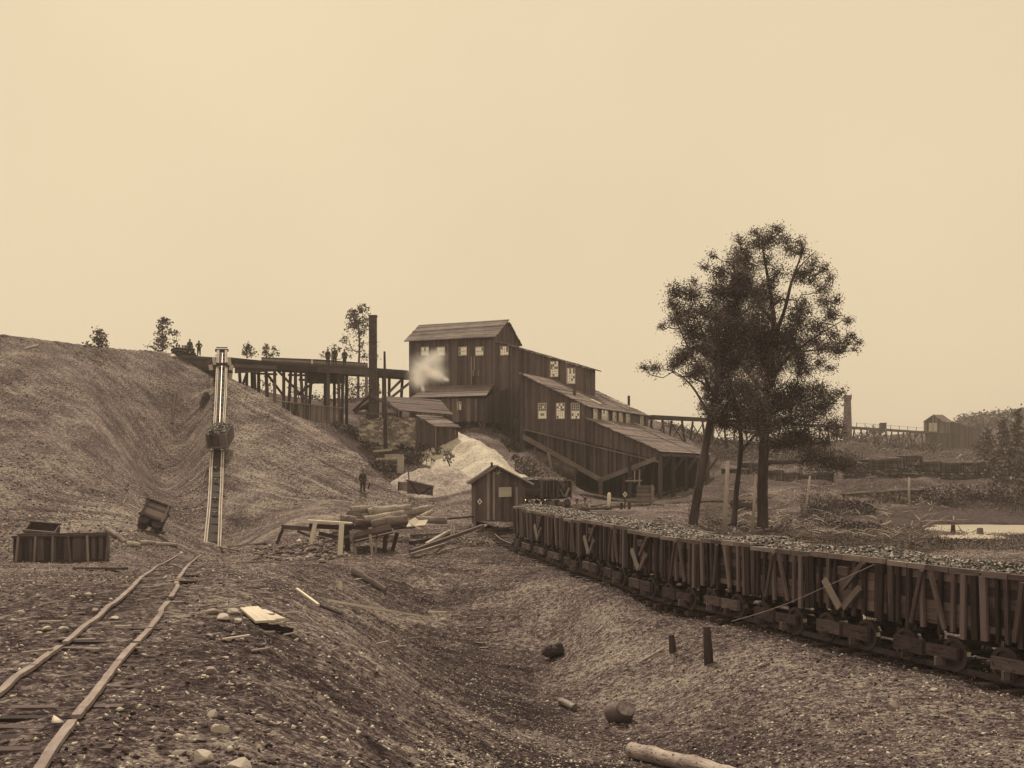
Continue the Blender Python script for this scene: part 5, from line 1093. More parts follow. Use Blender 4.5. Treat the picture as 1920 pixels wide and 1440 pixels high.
def make_tree(name, label, group, trunks, clumps, Y0, leaf, dens, depth=3.0, tw=5, lim=1, mat=None, bark=None, cat='tree', seed=1, r_limb=.09, fill=0):
    """trunks: [(px,py,dY,radius px)...] paths; clumps: (px,py,rx,ry[,density]) in photo pixels at distance Y0"""
    random.seed(seed); k = Y0/F; b0 = trunks[0][0]; base = P(b0[0], b0[1], Y0+b0[2]); e = empty(name, base, label, cat, group)
    skel = []
    for ti, tr in enumerate(trunks):
        pts = spline([P(a, b, Y0+c) for a, b, c, r in tr], 5); rr = np.interp(np.arange(len(pts))/5, np.arange(len(tr)), [r*k*.88 for *_, r in tr])*(1+.05*np.sin(np.arange(len(pts))*2.3))
        m = MB(); m.tube(pts, list(rr), 10 if rr[0] > .15 else 7, wob=.05); m.build('trunk' if ti == 0 or tr[0][3] > 5 else 'limb', bark or M_BARK, e, smooth=True)
        skel += [(p, r) for p, r in zip(pts, rr)]
    m = MB(); cen = []; shade = []
    cl = []
    for c in clumps:
        px, py, rx, ry = c[:4]; d = c[4] if len(c) > 4 else 1.0
        dy = random.uniform(-1, 1)*depth; cl.append((P(px, py, Y0+dy), rx*k, ry*k, d))
    node = list(skel)
    if fill:
        base_cl = list(cl)
        for i, a in enumerate(base_cl):
            for b in sorted(base_cl, key=lambda q: (q[0]-a[0]).length)[1:4]:
                if random.random() < fill and min(a[3], b[3]) > .4 and (a[0]-b[0]).length < 3: cl.append((a[0].lerp(b[0], .5)+V(random.uniform(-.3, .3), random.uniform(-1.2, 1.2), random.uniform(-.3, .3)), (a[1]+b[1])*.36, (a[2]+b[2])*.36, .55))
    cl.sort(key=lambda c: min((c[0]-p).length for p, r in skel))
    for c, rx, rz, d in cl:
        best = min(node, key=lambda q: (q[0]-c).length+max(0, q[0].z-c.z+.2)*2.5); p0, r0 = best; v = c-p0
        if v.length > .3:
            n = 5; pts = [p0+v*(i/n)+V(random.gauss(0, 1), random.gauss(0, 1), random.gauss(0, 1))*v.length*.045*(0 < i < n)+Z*math.sin(math.pi*i/n)*v.length*-.05 for i in range(n+1)]
            ra = min(r0*.75, r_limb+.02*v.length); rad = [ra*(1-.7*i/n)+.012 for i in range(n+1)]; m.tube(pts, rad, 6, cap=False); node += list(zip(pts[2:], rad[2:]))
        rz = max(rz, rx*.72); n = int(dens*d*rx*rz); nt_ = int(tw*(.6+rx)*(1+.5*(d < .5))); vd = v.normalized() if v.length > .01 else Z; sh = random.uniform(.15, .75)
        for _ in range(nt_):
            dr = V(random.gauss(0, 1), random.gauss(0, 1), random.gauss(.15, .9)).normalized(); q = c+V(dr.x*rx, dr.y*rx, dr.z*rz)*random.uniform(.25, 1.2); st_p = c-vd*min(v.length, rx)*random.uniform(0, .7)+V(random.gauss(0, .35), random.gauss(0, .35), random.gauss(0, .3))*rx
            mid = st_p.lerp(q, .5)+V(random.gauss(0, .08), random.gauss(0, .08), random.gauss(.05, .08))*rx; m.tube([st_p, mid, q+(q-mid)*.15], [.024, .015, .006], 3, cap=False)
            k_ = max(2, int(n/nt_*random.uniform(.5, 1.5))); tt = RNG.uniform(.15, 1.02, (k_, 1))**.8; a_, b_, c_ = np.array(st_p), np.array(mid), np.array(q)
            pt = a_*(1-tt)**2+2*b_*tt*(1-tt)+c_*tt**2+RNG.normal(0, 1, (k_, 3))*(.1+.2*min(1.4, rx)*(1-.1*tt)); cen.append(pt); shade.append(np.full(k_, min(1, max(0, sh+random.gauss(0, .15)))))
    if m.v: m.build('branches', bark or M_BARK, e)
    cen = np.concatenate(cen); leaf_mesh('crown', cen, leaf, mat or M_LEAF, e, np.concatenate(shade)); return e
big = [(1450,442,26,18,.7),(1420,455,26,18,.9),(1390,472,26,20),(1478,470,22,18,.6),(1374,492,20,16),(1348,512,22,20),(1504,470,16,18,.3),(1522,492,20,16,.5),(1548,505,16,16,.35),(1400,502,32,20),(1437,488,22,16,.7),(1462,508,24,12,.5),(1500,518,26,14,.8),(1545,542,20,16,.7),
 (1340,548,30,20),(1380,545,38,26,1.2),(1422,550,32,26,1.2),(1332,585,32,22,1.2),(1370,590,42,26,1.3),(1422,595,38,26,1.3),(1462,562,24,18,.4),(1505,575,28,18,.8),(1542,565,24,16,.7),(1558,590,16,14,.5),(1330,622,32,20,1.2),(1380,630,42,26,1.4),(1432,635,42,26,1.4),(1482,622,32,20),(1530,612,28,16,.8),(1562,625,18,14,.25),(1585,640,20,10,.12),(1500,650,36,22),(1545,652,22,18,.9),(1570,662,14,12,.6),(1611,642,7,5,1.4),(1582,652,20,5,.15),
 (1360,680,38,22,1.3),(1410,682,40,22,1),(1460,672,32,20,1),(1500,692,28,14,.7),(1538,682,16,14,.8),(1350,715,40,18,1.2),(1402,720,40,20,.9),(1440,715,24,20),(1490,728,32,14,.8),(1530,728,26,12,.8),(1510,748,38,16),(1552,752,30,14,.8),(1478,762,26,12,.8),(1370,758,44,18,.8),(1402,782,44,12,.6),(1440,792,36,14),(1352,790,26,10,1),(1480,790,32,18,.7),(1520,785,40,20,.7),(1562,795,24,16,.8),(1500,822,38,18,.7),(1542,832,28,14,.7),(1460,830,24,16,1),(1572,815,20,14,.7),(1520,852,32,9,.6),(1558,862,26,8,.6),(1590,872,26,9,.9),(1420,805,40,10,.8)]
make_tree('broadleaf_tree', 'biggest tree in the photo, thick upright trunk and wide airy crown behind the coal train', None,
          [[(1430,1008,0,14),(1430,960,0,11.5),(1430,900,0,11),(1433,830,0,11),(1437,760,0,10),(1442,690,0,8.5),(1452,630,.3,6.5),(1446,560,.5,4.5),(1436,500,.6,2.5),(1428,455,.8,1)],
           [(1452,630,.3,5),(1470,585,-.3,4),(1484,530,-.6,3),(1502,480,-.8,1.5),(1512,455,-.9,.6)], [(1437,760,0,5),(1455,700,-.8,4),(1490,660,-1.4,2.6),(1540,625,-1.8,1.4),(1590,595,-2,.5)], [(1442,690,0,5),(1408,640,.6,4),(1385,580,1,2.6),(1372,510,1.2,1)],
           [(1437,740,0,4.5),(1395,690,1,3.5),(1350,640,1.4,2.2),(1325,590,1.6,1)], [(1447,600,.4,3.6),(1416,560,1,2.6),(1398,500,1.2,1.2)], [(1434,790,0,4),(1468,765,-1,2.6),(1508,752,-1.5,1.6),(1540,742,-2,.6)], [(1376,985,.8,6.5),(1381,920,.8,5.5),(1389,845,.8,5),(1386,790,.8,4),(1375,740,.8,3.5),(1365,700,.8,2)], [(1388,848,.8,4),(1412,820,.6,3),(1440,788,.2,2)],
           [(1484,530,-.6,2),(1500,500,-.9,1.4),(1530,470,-1,.5)], [(1490,660,-1.4,2),(1545,655,-1.8,1.2),(1602,645,-2,.4)]], big+[(1385,448,14,10,.25),(1415,436,12,8,.3),(1460,428,14,10,.35),(1500,452,16,12,.2),(1558,520,14,14,.25),(1572,560,12,14,.2),(1590,600,14,12,.12),(1596,628,12,8,.12),(1560,690,14,8,.3),(1320,500,14,12,.25),(1335,480,12,10,.2),(1575,735,16,10,.4),(1300,528,12,10,.2),(1345,772,26,18),(1385,802,28,16,.7),(1420,768,30,16,.6),(1445,758,18,14,.6),(1410,744,30,16,.7),(1365,735,30,16,.7),(1455,742,24,18),(1400,655,36,24,1.2),(1440,660,30,22),(1350,650,30,20),(1390,520,24,20),(1415,620,30,22)], 62, .105, 2300, fill=.35, depth=2.6, seed=3, tw=22)
left = [(1270,545,20,16,.9),(1300,552,22,18,1.1),(1262,572,18,16,.9),(1290,588,28,18,1.1),(1258,600,14,12,.7),(1290,618,28,16,1.1),(1240,612,12,8,.3),(1300,650,22,14,.9),(1322,655,22,16,1),(1280,672,26,14,1),(1262,686,16,10,.8),(1312,690,28,16,1.1),(1292,706,18,8,.7),(1225,690,22,6,.2),(1205,690,10,5,.1),(1330,770,22,12,.9),(1318,760,10,12,.6),(1345,742,16,18,.8),(1325,730,18,14,.8),(1345,672,20,20,1.2)]
make_tree('broadleaf_tree', 'leaning tree left of the biggest one, its slanting trunk crossing the loading shed eave', None,
          [[(1297,1000,0,10.5),(1305,945,0,9.5),(1316,880,0,9),(1328,810,0,8),(1339,755,0,7),(1346,700,0,5),(1347,640,.2,3.5),(1340,590,.3,1.5)], [(1340,745,0,4),(1318,700,-.4,3),(1290,650,-.6,2),(1268,600,-.8,.8)], [(1333,790,0,3.5),(1305,735,.5,2.4),(1270,700,.7,1.2),(1220,688,.8,.3)], [(1346,700,0,3),(1325,640,.3,2.2),(1303,590,.4,1)], [(1328,800,0,3),(1352,760,.4,2)]], left, 61, .105, 2400, fill=.4, depth=1.6, seed=8, tw=22)
make_tree('slender_tree', 'tall slender tree on the skyline directly left of the square iron smokestack', None, [[(672,765,0,3),(672,700,0,2.5),(674,650,0,2),(672,600,0,1)]],
          [(682,582,13,9,1.3),(660,590,14,10,1.3),(690,600,12,12,1.2),(668,604,16,12,1.3),(652,612,12,8,.9),(678,622,18,10,.8),(652,632,12,9,.35),(642,640,10,8,.35),(680,645,16,10,.35),(700,640,12,12,.3),(660,655,14,10,.3),(688,668,18,10,.3),(705,672,8,8,.3)], 150, .34, 190, depth=1.5, seed=4, tw=4)
sky = [('round small bushy tree alone on the waste bank skyline at left', 186, 650, 104, [(186,622,9,9,1.4),(178,632,9,8,1.2),(194,634,9,8,1.2),(186,642,13,8,1.2),(200,644,6,4,.6),(165,646,6,3,.4)]),
 ('tall ragged tree on the skyline just left of the group of people', 305, 658, 122, [(310,598,5,9,1.3),(300,605,8,7,1),(316,606,9,7,.9),(304,618,10,8,1.2),(318,622,9,7,.7),(297,624,9,6,.7),(305,634,10,9,1.2),(331,625,6,5,1.6),(296,640,9,7,.7),(308,648,16,8,1.2),(330,640,5,6,.9),(276,648,6,5,.5),(290,655,10,5,.6)]),
 ('little leafy tree just right of the plane head on the skyline', 463, 672, 135, [(463,652,8,11,1.3),(458,662,8,8,1.1),(470,665,8,6,.9),(478,660,6,6,.8)]),
 ('second little leafy tree right of the plane head above the trestle deck', 499, 672, 135, [(499,652,6,8,1.3),(497,662,7,7,1.2),(514,655,5,7,.9),(510,664,8,5,.8),(522,662,5,4,.4)]),
 ('low leafy tree on the skyline behind the three men on the trestle', 622, 690, 135, [(624,652,6,6,.5),(606,662,6,5,.5),(637,655,5,6,.8),(658,668,5,5,.3),(604,668,6,5,.4)])]
for i, (lb, x, y, Yt, cl) in enumerate(sky): make_tree('small_tree', lb, None, [[(x, y, 0, 1.6), (x, (y+cl[0][1])/2, 0, 1.1), (x, cl[0][1], 0, .5)]], cl, Yt, .3, 260, depth=.8, seed=20+i, tw=5, r_limb=.05)
def bush(name, label, cl, Yb, leaf=.22, dens=260, mat=None, group=None, seed=0, dep=2.2, cat='bush'):
    RB = random.Random(seed); k = Yb/F; cen = []; sh = []; c0 = onG(cl[0][0], Yb); e = empty(name, c0, label, cat, group); m = MB()
    for px, py, rx, ry in cl:
        Yc = Yb+RB.uniform(-dep, dep); c = P(px, py, Yc); g = hz(c.x, c.y); rx_, rz_ = rx*k, ry*k; c.z = max(c.z, g+rz_*.35)
        rz_ *= 1.45 if (px > 1450 and Yb < 120) else 1; n = max(60, int(dens*rx_*rz_*(1.4 if px > 1450 else 1))); cen.append(clump_points(c, rx_, rx_*.8, rz_, n, 5)); sh.append(np.full(len(cen[-1]), RB.uniform(.2, .8)))
        for _ in range(4): b = V(c.x+RB.uniform(-.3, .3)*rx_, c.y+RB.uniform(-.3, .3)*rx_, g-.05); m.tube([b, b.lerp(c, .6)+V(RB.uniform(-.1, .1), 0, 0), c+V(RB.uniform(-.6, .6)*rx_, RB.uniform(-.3, .3)*rx_, rz_*.5)], [.035, .025, .01], 4, cap=False)
    m.build('stems', M_BARK, e); leaf_mesh('foliage', np.concatenate(cen), leaf, mat or M_LEAFB, e, np.concatenate(sh)); return e
bushes = [('brush growing along the back edge of the waste mound below the retaining fence', [(630,803,16,8),(650,815,22,12),(668,835,20,14),(690,852,18,12),(655,828,16,12)], 99),
 ('dark brush at the foot of the mound between the mound and the pale rock face', [(712,872,14,14),(722,890,16,16),(735,908,14,10),(700,868,12,10)], 90),
 ('wide dark thicket right of the pale rock face', [(768,868,22,16),(795,872,22,14),(770,888,16,12),(820,878,20,8)], 91),
 ('rounded dark bush against the left flank of the tall ash heap', [(842,858,12,13)], 88.5), ('small bush behind the broken fence below the lean-to', [(820,846,10,10),(790,838,12,6)], 94),
 ('low brush under the stilt house right of the ash heap top', [(948,838,16,8),(928,832,8,5)], 104), ('brush on the bank behind the right roof of the board shed', [(985,872,20,14),(1000,888,18,12),(1016,905,14,10),(968,860,10,8),(975,885,10,8)], 88),
 ('weeds along the foot of the stone engine house wall', [(752,838,10,5),(690,838,10,5),(765,842,8,5)], 96.5),
 ('brush seen between the legs of the timber trestle', [(500,722,14,14),(560,732,18,14),(590,748,18,10),(650,722,26,22),(690,730,22,20),(622,748,24,10),(480,738,10,10),(610,715,12,12),(665,745,24,12)], 138),
 ('brush on the rise beneath the far trestle beside the breaker', [(1290,812,18,9),(1318,820,20,12),(1350,828,26,14),(1385,832,26,12),(1330,806,12,8)], 148), ('brush on the rise behind the trunks of the big tree', [(1405,838,20,8),(1440,842,24,10),(1470,836,20,12)], 150),
 ('dark thicket on the slope right of the big trunk', [(1540,872,34,18),(1588,862,30,22),(1612,888,26,16),(1500,862,24,10)], 128), ('brush at the foot of the round brick chimney', [(1612,825,20,14),(1642,815,22,16),(1590,838,16,10)], 205),
 ('brush under the far trestle legs', [(1690,828,26,12),(1722,850,24,14),(1750,840,18,10),(1665,838,18,10)], 200), ('tangled bush right of the leaning telegraph pole in the middle distance', [(1535,968,26,14),(1562,950,22,12),(1590,962,26,14),(1620,975,24,12)], 82),
 ('low thicket at the far right of the fallen branches', [(1600,998,34,12),(1560,1005,30,10),(1640,992,26,12)], 66), ('large dark bush behind the pond, the left one', [(1770,958,30,16),(1800,965,32,18),(1745,970,24,12),(1820,950,20,10)], 92), ('large dark bush behind the pond at the right', [(1862,965,34,18),(1900,960,30,20),(1885,972,26,10)], 92),
 ('weeds around the foot of the biggest tree', [(1400,996,20,7),(1450,998,22,8),(1378,998,14,6),(1475,992,18,8),(1340,992,16,6)], 62), ('low weeds between the pond and the coal train', [(1720,1022,24,6),(1770,1025,26,6),(1840,1028,22,6),(1800,1018,18,5)], 54),
 ('brush below the far row of coal cars', [(1690,955,26,9),(1660,962,20,9),(1710,968,18,8)], 92)]
for i, (lb, cl, Yb) in enumerate(bushes): bush('bush', lb, cl, Yb, leaf=.16+.0011*Yb, dens=300 if Yb < 110 else 110, seed=300+i)
def conifer(name, label, px, ytop, Yc, wpx, seed, group=None):
    RB = random.Random(seed); np.random.seed(seed); top = P(px, ytop, Yc); g = onG(px, Yc); e = empty(name, g, label, 'tree', group); h = top.z-g.z; R0 = wpx/2/F*Yc
    m = MB(); m.tube([g-Z*.3, g.lerp(top, .5), top], [h*.02, h*.013, .02], 7); m.build('trunk', M_BARK, e); cen = []; m = MB()
    n = int(h*7)
    for i in range(n):
        t = .08+.9*i/n; a = RB.uniform(0, 6.28); L = R0*(1-t)**.8*RB.uniform(.6, 1.15)+.15; o = g+Z*h*t; d = V(math.cos(a), math.sin(a), 0); tip = o+d*L-Z*L*.25; m.tube([o, tip], [.04, .01], 4, cap=False)
        k = max(10, int(L*34)); s = RNG.uniform(.1, 1.05, k)[:, None]; cen.append(np.array(o)+(np.array(tip)-np.array(o))*s+RNG.normal(0, .16, (k, 3))*[1, 1, .7])
    m.build('branches', M_BARK, e); leaf_mesh('crown', np.concatenate(cen), .42, M_LEAF, e); return e
for i, (px, yt, Yc, wp, lb) in enumerate(((1909, 764, 150, 62, 'tallest dark conifer at the right edge'), (1880, 782, 158, 60, 'dark conifer left of the tallest one at the right edge'), (1852, 800, 165, 52, 'third conifer from the right edge'), (1932, 790, 140, 60, 'conifer half cut off by the right edge'), (1895, 835, 128, 64, 'broad conifer in front of the tallest ones at the right'), (1862, 850, 132, 46, 'lower conifer left of the broad front one'), (1920, 850, 118, 60, 'lowest conifer at the right edge by the bank'), (1838, 812, 190, 36, 'far slim conifer behind the head house slope'))):
    conifer('conifer', lb, px, yt, Yc, wp, 50+i)
# far wooded ridge, read as one mass
cen = []
for i in range(420):
    px = random.uniform(1800, 2060); Yw = random.uniform(330, 420); g = onG(px, Yw); hh_ = random.uniform(2.5, 4.5)
    k = 46; q = RNG.normal(0, 1, (k, 3))*[1.5, 1.5, hh_*.25]+[g.x, g.y, g.z+hh_*.45]; cen.append(q)
o = leaf_mesh('far_woods', np.concatenate(cen), 1.1, M_LEAF, None); tag(o, 'far wooded ridge fading behind the head house', 'woods', None, 'stuff')

def cover(name, label, n, box, fn, leaf, hgt, mat):
    a0, a1, r0, r1 = box; u = RNG.uniform(a0, a1, n); y = np.exp(RNG.uniform(math.log(r0), math.log(r1), n)); x = u*y; k = fn(x, y, u); x = x[k]; y = y[k]
    z = H(x, y)+np.abs(RNG.normal(0, 1, len(x)))*hgt*(.4+np.maximum(0, fbm(x, y, .8, 2, 5))*2); tag(leaf_mesh(name, np.stack([x, y, z], -1), leaf, mat, None, squash=.35), label, 'weeds', None, 'stuff')
cover('weeds', 'weeds and brush litter covering the low ground beyond the train', 120000, (.165, .5, 50, 118), lambda x, y, u: (fbm(x, y, .16, 4, 61)+.35*(RNG.random(len(x))-.5) > .06) & (pondm(x, y) < .1) & ((y < 88) | (u > .32)), .11, .13, M_WEED)
cover('brush', 'tangled brush on the low ground left of and behind the pond', 42000, (.27, .5, 62, 92), lambda x, y, u: (fbm(x, y, .12, 3, 64) > .03) & (pondm(x, y) < .05) & ((y > 79) | (u < .37)), .14, .55, M_LEAFB)
cover('weeds', 'weeds on the bank between the waste mound and the engine house', 40000, (-.185, .06, 82, 112), lambda x, y, u: (fbm(x, y, .2, 4, 62) > -.05) & (y > np.interp(u, cu, cy)+1.5) & ~((u > -.075) & (u < .01) & (y < 97)), .15, .18, M_WEED)
cover('weeds', 'scrub covering the rubble bank and rise below the far trestle', 90000, (.14, .5, 118, 260), lambda x, y, u: (fbm(x, y, .05, 4, 63) > -.05) & ~((y > 120) & (y < 140)), .34, .35, M_WEED)

# ------------------------------------------------------------------ far trestle, head house and brick chimney
ft = empty('far_trestle', onG(1420, 180), 'long thin far trestle running from the breaker to the head house', 'trestle')
def fd(px): return float(np.interp(px, [1218, 1330, 1420, 1600, 1735, 1800], [119, 145, 170, 225, 258, 266]))
dl = [(1214, 778), (1330, 784), (1420, 789), (1520, 795), (1600, 800), (1735, 809), (1800, 813)]
def dp(px): return P(px, float(np.interp(px, [a for a, b in dl], [b for a, b in dl])), fd(px))
m = MB()
for a, b in zip(dl, dl[1:]):
    p, q = dp(a[0]), dp(b[0]); m.beam(p-Z*.25, q-Z*.25, 1.6, .45)
m.build('deck', M_BEAM, ft)
for px in (1232, 1269, 1308, 1348, 1388, 1430, 1470, 1508, 1545, 1578, 1608, 1632, 1655, 1678, 1700, 1722, 1744, 1768, 1790):
    p = dp(px); g0 = hz(p.x, p.y)-.3; n = (p.z-g0); w = .8+.1*n; m = MB(); t = .2+.08*(px > 1500)
    ax = V(.8, -.6, 0)
    a, b = p+ax*.7-Z*.5, p-ax*.7-Z*.5; c, d = down(p+ax*w, g0), down(p-ax*w, g0)
    m.beam(a, c, t, t); m.beam(b, d, t, t); m.beam(a.lerp(c, .1), d, t*.5, t*.5); m.beam(b.lerp(d, .1), c, t*.5, t*.5); m.build('bent', M_BEAM, ft)
for a, b in ((1632, 1655), (1700, 1722)):
    p, q = dp(a), dp(b); m = MB(); m.beam(p-Z*.6, down(q, max(hz(q.x, q.y), q.z-5)), .2, .25); m.beam(q-Z*.6, down(p, max(hz(p.x, p.y), p.z-5)), .2, .25); m.build('brace', M_BEAM, ft)
m = MB()
for px in range(1606, 1734, 16): p = dp(px); m.beam(p, p+Z*.9, .1, .1)
m.beam(dp(1606)+Z*.8, dp(1733)+Z*.8, .05, .05); m.build('railing', M_BEAM, ft)
bx = dp(1655); e = empty('deck_box', bx, 'small dark box car standing on the far trestle deck', 'mine car'); m = MB(); m.planks([bx+V(-.65, -.6, 0), bx+V(.65, -.6, 0), bx+V(.65, -.6, 1.2), bx+V(-.65, -.6, 1.2)], Z, .2, 1.1, V(0, -1, 0)); m.build('body', M_WALL, e)
m = MB(); m.beam(bx+V(-.75, -.6, 1.22), bx+V(.75, -.6, 1.22), .2, .12); m.build('rim', M_MID, e)
hh = empty('head_house', onG(1766, 262), 'distant gabled head house with double doors at the end of the far trestle', 'head house')
HF = Plane(P(1750, 800, 258), V(-.25, -1, 0)); hf = HF.poly([(1735, 811), (1768, 813), (1768, 789.5), (1751, 777.5), (1735, 788.5)]); back_ = V(.25, 1, 0).normalized()
su2 = V(1, -.25, 0).normalized(); bk = V(.45, 1, 0).normalized()*0+ (P(1797, 790, 264)-P(1768, 789.5, 257))
bk = bk.normalized(); Lh = 5.2
wall(hh, hf, HF.n, M_MID, w=.3, th=.1, name='front_wall'); wall(hh, [hf[1], hf[1]+bk*Lh, hf[2]+bk*Lh, hf[2]], V(bk.y, -bk.x, 0), M_MID, w=.3, name='side_wall'); wall(hh, [hf[0], hf[0]+bk*Lh, hf[4]+bk*Lh, hf[4]], V(-1, .3, 0), M_MID, w=.3, name='side_wall')
for c in (2, 4):
    dd = (hf[c]-hf[3]).normalized(); roof(hh, [hf[3]-bk*.4, hf[c]+dd*.5-bk*.4, hf[c]+dd*.5+bk*(Lh+.3), hf[3]+bk*(Lh+.3)], d=dd, w=.4)
for a in (1741.5, 1749.8): m = MB(); m.slab(HF.poly([(a, 809), (a+7.2, 809), (a+7.2, 793), (a, 793)], .12), .06, HF.n, tint=.8, d=Z); m.build('door', M_PALE, hh)
p0 = hf[2]+bk*Lh; q0 = P(1838, 817, 270); wall(hh, [down(p0, p0.z-7), down(q0, p0.z-7), q0-Z*.2, p0-Z*.1], V(.2, -1, 0), M_WALL, w=.4, name='lean_to_wall'); roof(hh, [p0-V(0, .5, 0), q0-V(0, .5, 0), q0+V(1, 5, 0), p0+V(1, 5, 0)], M_MID, w=.4, name='lean_to_roof')
wall(hh, [down(hf[0], 8), down(hf[1], 8), hf[1]-Z*.2, hf[0]-Z*.2], HF.n, M_WALL, w=.4, name='lower_wall'); wall(hh, [down(hf[1], 8), down(hf[1]+bk*Lh, 8), hf[1]+bk*Lh-Z*.2, hf[1]-Z*.2], V(bk.y, -bk.x, 0), M_WALL, w=.4, name='lower_wall')
def brick():
    m, n, b = nodes_mat('brickwork'); co = N(n, 'ShaderNodeTexCoord').outputs['Object']; f = noise_(n, mapping(n, co, (1, 1, 2.2)), 1.6, 6, .7); r = ramp(n, f, [(.3, .07), (.5, .16), (.7, .34)]); n.links.new(r.outputs[0], b.inputs['Base Color']); b.inputs['Roughness'].default_value = .9; return m
M_BRICK = brick(); Yc = 215.0; g = onG(1589, Yc); tp = P(1589, 741, Yc); cy_ = empty('brick_chimney', g, 'round-shouldered weathered brick chimney rising behind the big tree crown at right', 'chimney'); m = MB(); hgt = tp.z-g.z; w0, w1 = .95, .68
m.tube([g-Z*.5, g+Z*hgt*.5, g+Z*(hgt-.9)], [w0, (w0+w1)/2, w1], 8, tint=.5); m.build('shaft', M_BRICK, cy_); m = MB(); m.tube([g+Z*(hgt-.9), g+Z*(hgt-.7), g+Z*(hgt-.15), g+Z*hgt], [w1, w1*1.22, w1*1.22, w1*1.05], 8, tint=.8); m.build('cap', M_BRICK, cy_)

# ------------------------------------------------------------------ pond, poles, wires and right bank clutter
def water():
    m, n, b = nodes_mat('pond_water'); b.inputs['Base Color'].default_value = (.4, .36, .3, 1); b.inputs['Roughness'].default_value = .32; b.inputs['Metallic'].default_value = 0; b.inputs['IOR'].default_value = 1.33
    co = N(n, 'ShaderNodeTexCoord').outputs['Object']; bump(n, b, noise_(n, mapping(n, co, (1, 3, 1)), 1.5, 3, .5), .5, .05); return m
o = grid_mesh('water', *np.meshgrid(np.linspace(22, 48, 8), np.linspace(62, 84, 8)), np.full((8, 8), .12), water()); o['kind'] = 'structure'
for x0, y0, x1, y1, Yx, w, lb in ((1365, 864, 1357, 1003, 59, 8, 'stout pale barkless pole left of the biggest tree'), (1417, 888, 1410, 1000, 59.5, 5.5, 'thinner pale pole close against the left of the biggest trunk'), (1519, 892, 1508, 972, 76, 4, 'leaning grey telegraph pole right of the biggest tree'), (1705, 895, 1704, 958, 88, 4, 'farther grey telegraph pole in front of the rubble bank'), (1687, 832, 1687, 880, 165, 1.6, 'thin far pole on the rubble bank'), (1462, 866, 1462, 890, 120, 1.5, 'short pale stub beyond the big tree')):
    m = MB(); a = P(x0, y0, Yx); b = P(x1, y1, Yx); b.z = min(b.z, hz(b.x, b.y)-.2); r = w/2/F*Yx; m.tube([b, b.lerp(a, .5), a], [r*1.2, r, r*.85], 8, tint=.8, wob=.05); tag(m.build('pole', M_POLE if w > 2 else M_BEAM, smooth=True), lb, 'pole')
for pts, lb in (([P(1365, 869, 59), P(1450, 884, 68), P(1519, 893, 76), P(1610, 897, 82), P(1705, 894, 88), P(1920, 886, 100)], 'thin wire strung along the pale poles'), ([P(1372, 1165, 22), P(1475, 1132, 21.5), P(1640, 1058, 21)], 'loose thin wire hanging over the coal cars')):
    m = MB(); m.tube(spline(pts, 4), .012 if pts[0].y > 40 else .006, 4); tag(m.build('wire', M_MID), lb, 'wire')
for i, (a, b, Yx, y1, w) in enumerate(((1297, 977, 61, 996, 3.5), (1345, 975, 60, 998, 2.5), (1310, 984, 61, 997, 2), (1322, 985, 61, 998, 2), (1334, 982, 61, 998, 2))):
    m = MB(); m.beam(P(a, y1+3, Yx), P(a, b, Yx), w/F*Yx, .06); tag(m.build('fence_stake', M_MID), 'thin stake of the broken fence between the leaning tree and the pale pole', 'stake', 'fence stakes near the leaning tree')
ts_ = empty('timber_stack', onG(1393, 88), 'stack of dark squared timbers beside the track behind the big tree', 'timber stack')
for k in range(4):
    m = MB(); a = P(1374-k, 956-k*4.2, 84); b = P(1412, 958-k*4.2, 84.5); m.beam(a, b, .6, .2); m.build('timber', M_BEAM, ts_)
fb = empty('foot_bridge', onG(1500, 100), 'low plank footbridge on stub posts in the yard', 'footbridge'); m = MB(); m.beam(P(1460, 930, 98), P(1552, 930, 100), 1.4, .14); m.build('planking', M_PALE, fb)
for x in (1468, 1492, 1530, 1536): m = MB(); a = P(x, 931, 98); m.beam(a, down(a, hz(a.x, a.y)-.3), .2, .2); m.build('post', M_BEAM, fb)
br_l = [(1486, 990, 1512, 973, 70, 3), (1490, 975, 1487, 998, 70, 6), (1525, 966, 1565, 980, 71, 4), (1565, 980, 1610, 990, 71, 2.5), (1545, 972, 1552, 985, 71, 3), (1568, 990, 1592, 978, 70, 2), (1585, 998, 1645, 996, 67, 2), (1600, 988, 1640, 995, 68, 2), (1650, 985, 1670, 978, 70, 4), (1672, 997, 1690, 998, 67, 2), (1480, 888, 1502, 875, 128, 3), (1505, 893, 1500, 870, 128, 2), (1448, 1002, 1482, 996, 62, 2), (1735, 880, 1700, 868, 165, 1.6)]
for i, (a, b, c, d, Yx, w) in enumerate(br_l):
    p, q = P(a, b, Yx), P(c, d, Yx+.6); r = w/2/F*Yx; m = MB(); mid = p.lerp(q, .5)+V(0, 0, random.uniform(-.15, .15)); m.tube([p, mid, q], [r, r*.9, r*.5], 6)
    m.tube([mid, mid+V(random.uniform(-.4, .4), 0, random.uniform(.2, .6))], [r*.5, r*.2], 4); tag(m.build('fallen_branch', M_PALE if w > 2.5 else M_MID), 'bleached fallen branch lying among the brush right of the big tree', 'branch', 'bleached fallen branches right of the big tree')
for x, y0, y1, Yx, w, lb in ((1787, 984, 1003, 69, 9, 'dark stump standing in front of the pond, left one'), (1838, 990, 1006, 67, 12, 'grey stump standing in front of the pond, right one'), (1727, 978, 1000, 70, 6, 'pale stump at the left end of the pond')):
    m = MB(); a = P(x, y1+5, Yx); b = P(x, y0, Yx); r = w/2/F*Yx; m.tube([a, b.lerp(a, .4), b], [r*1.5, r, r*.8], 9, wob=.12); tag(m.build('stump', M_BARK if w == 9 else M_MID), lb, 'stump')
for a, b, c, d, lb in ((1500, 842, 1690, 850, None),):
    pass
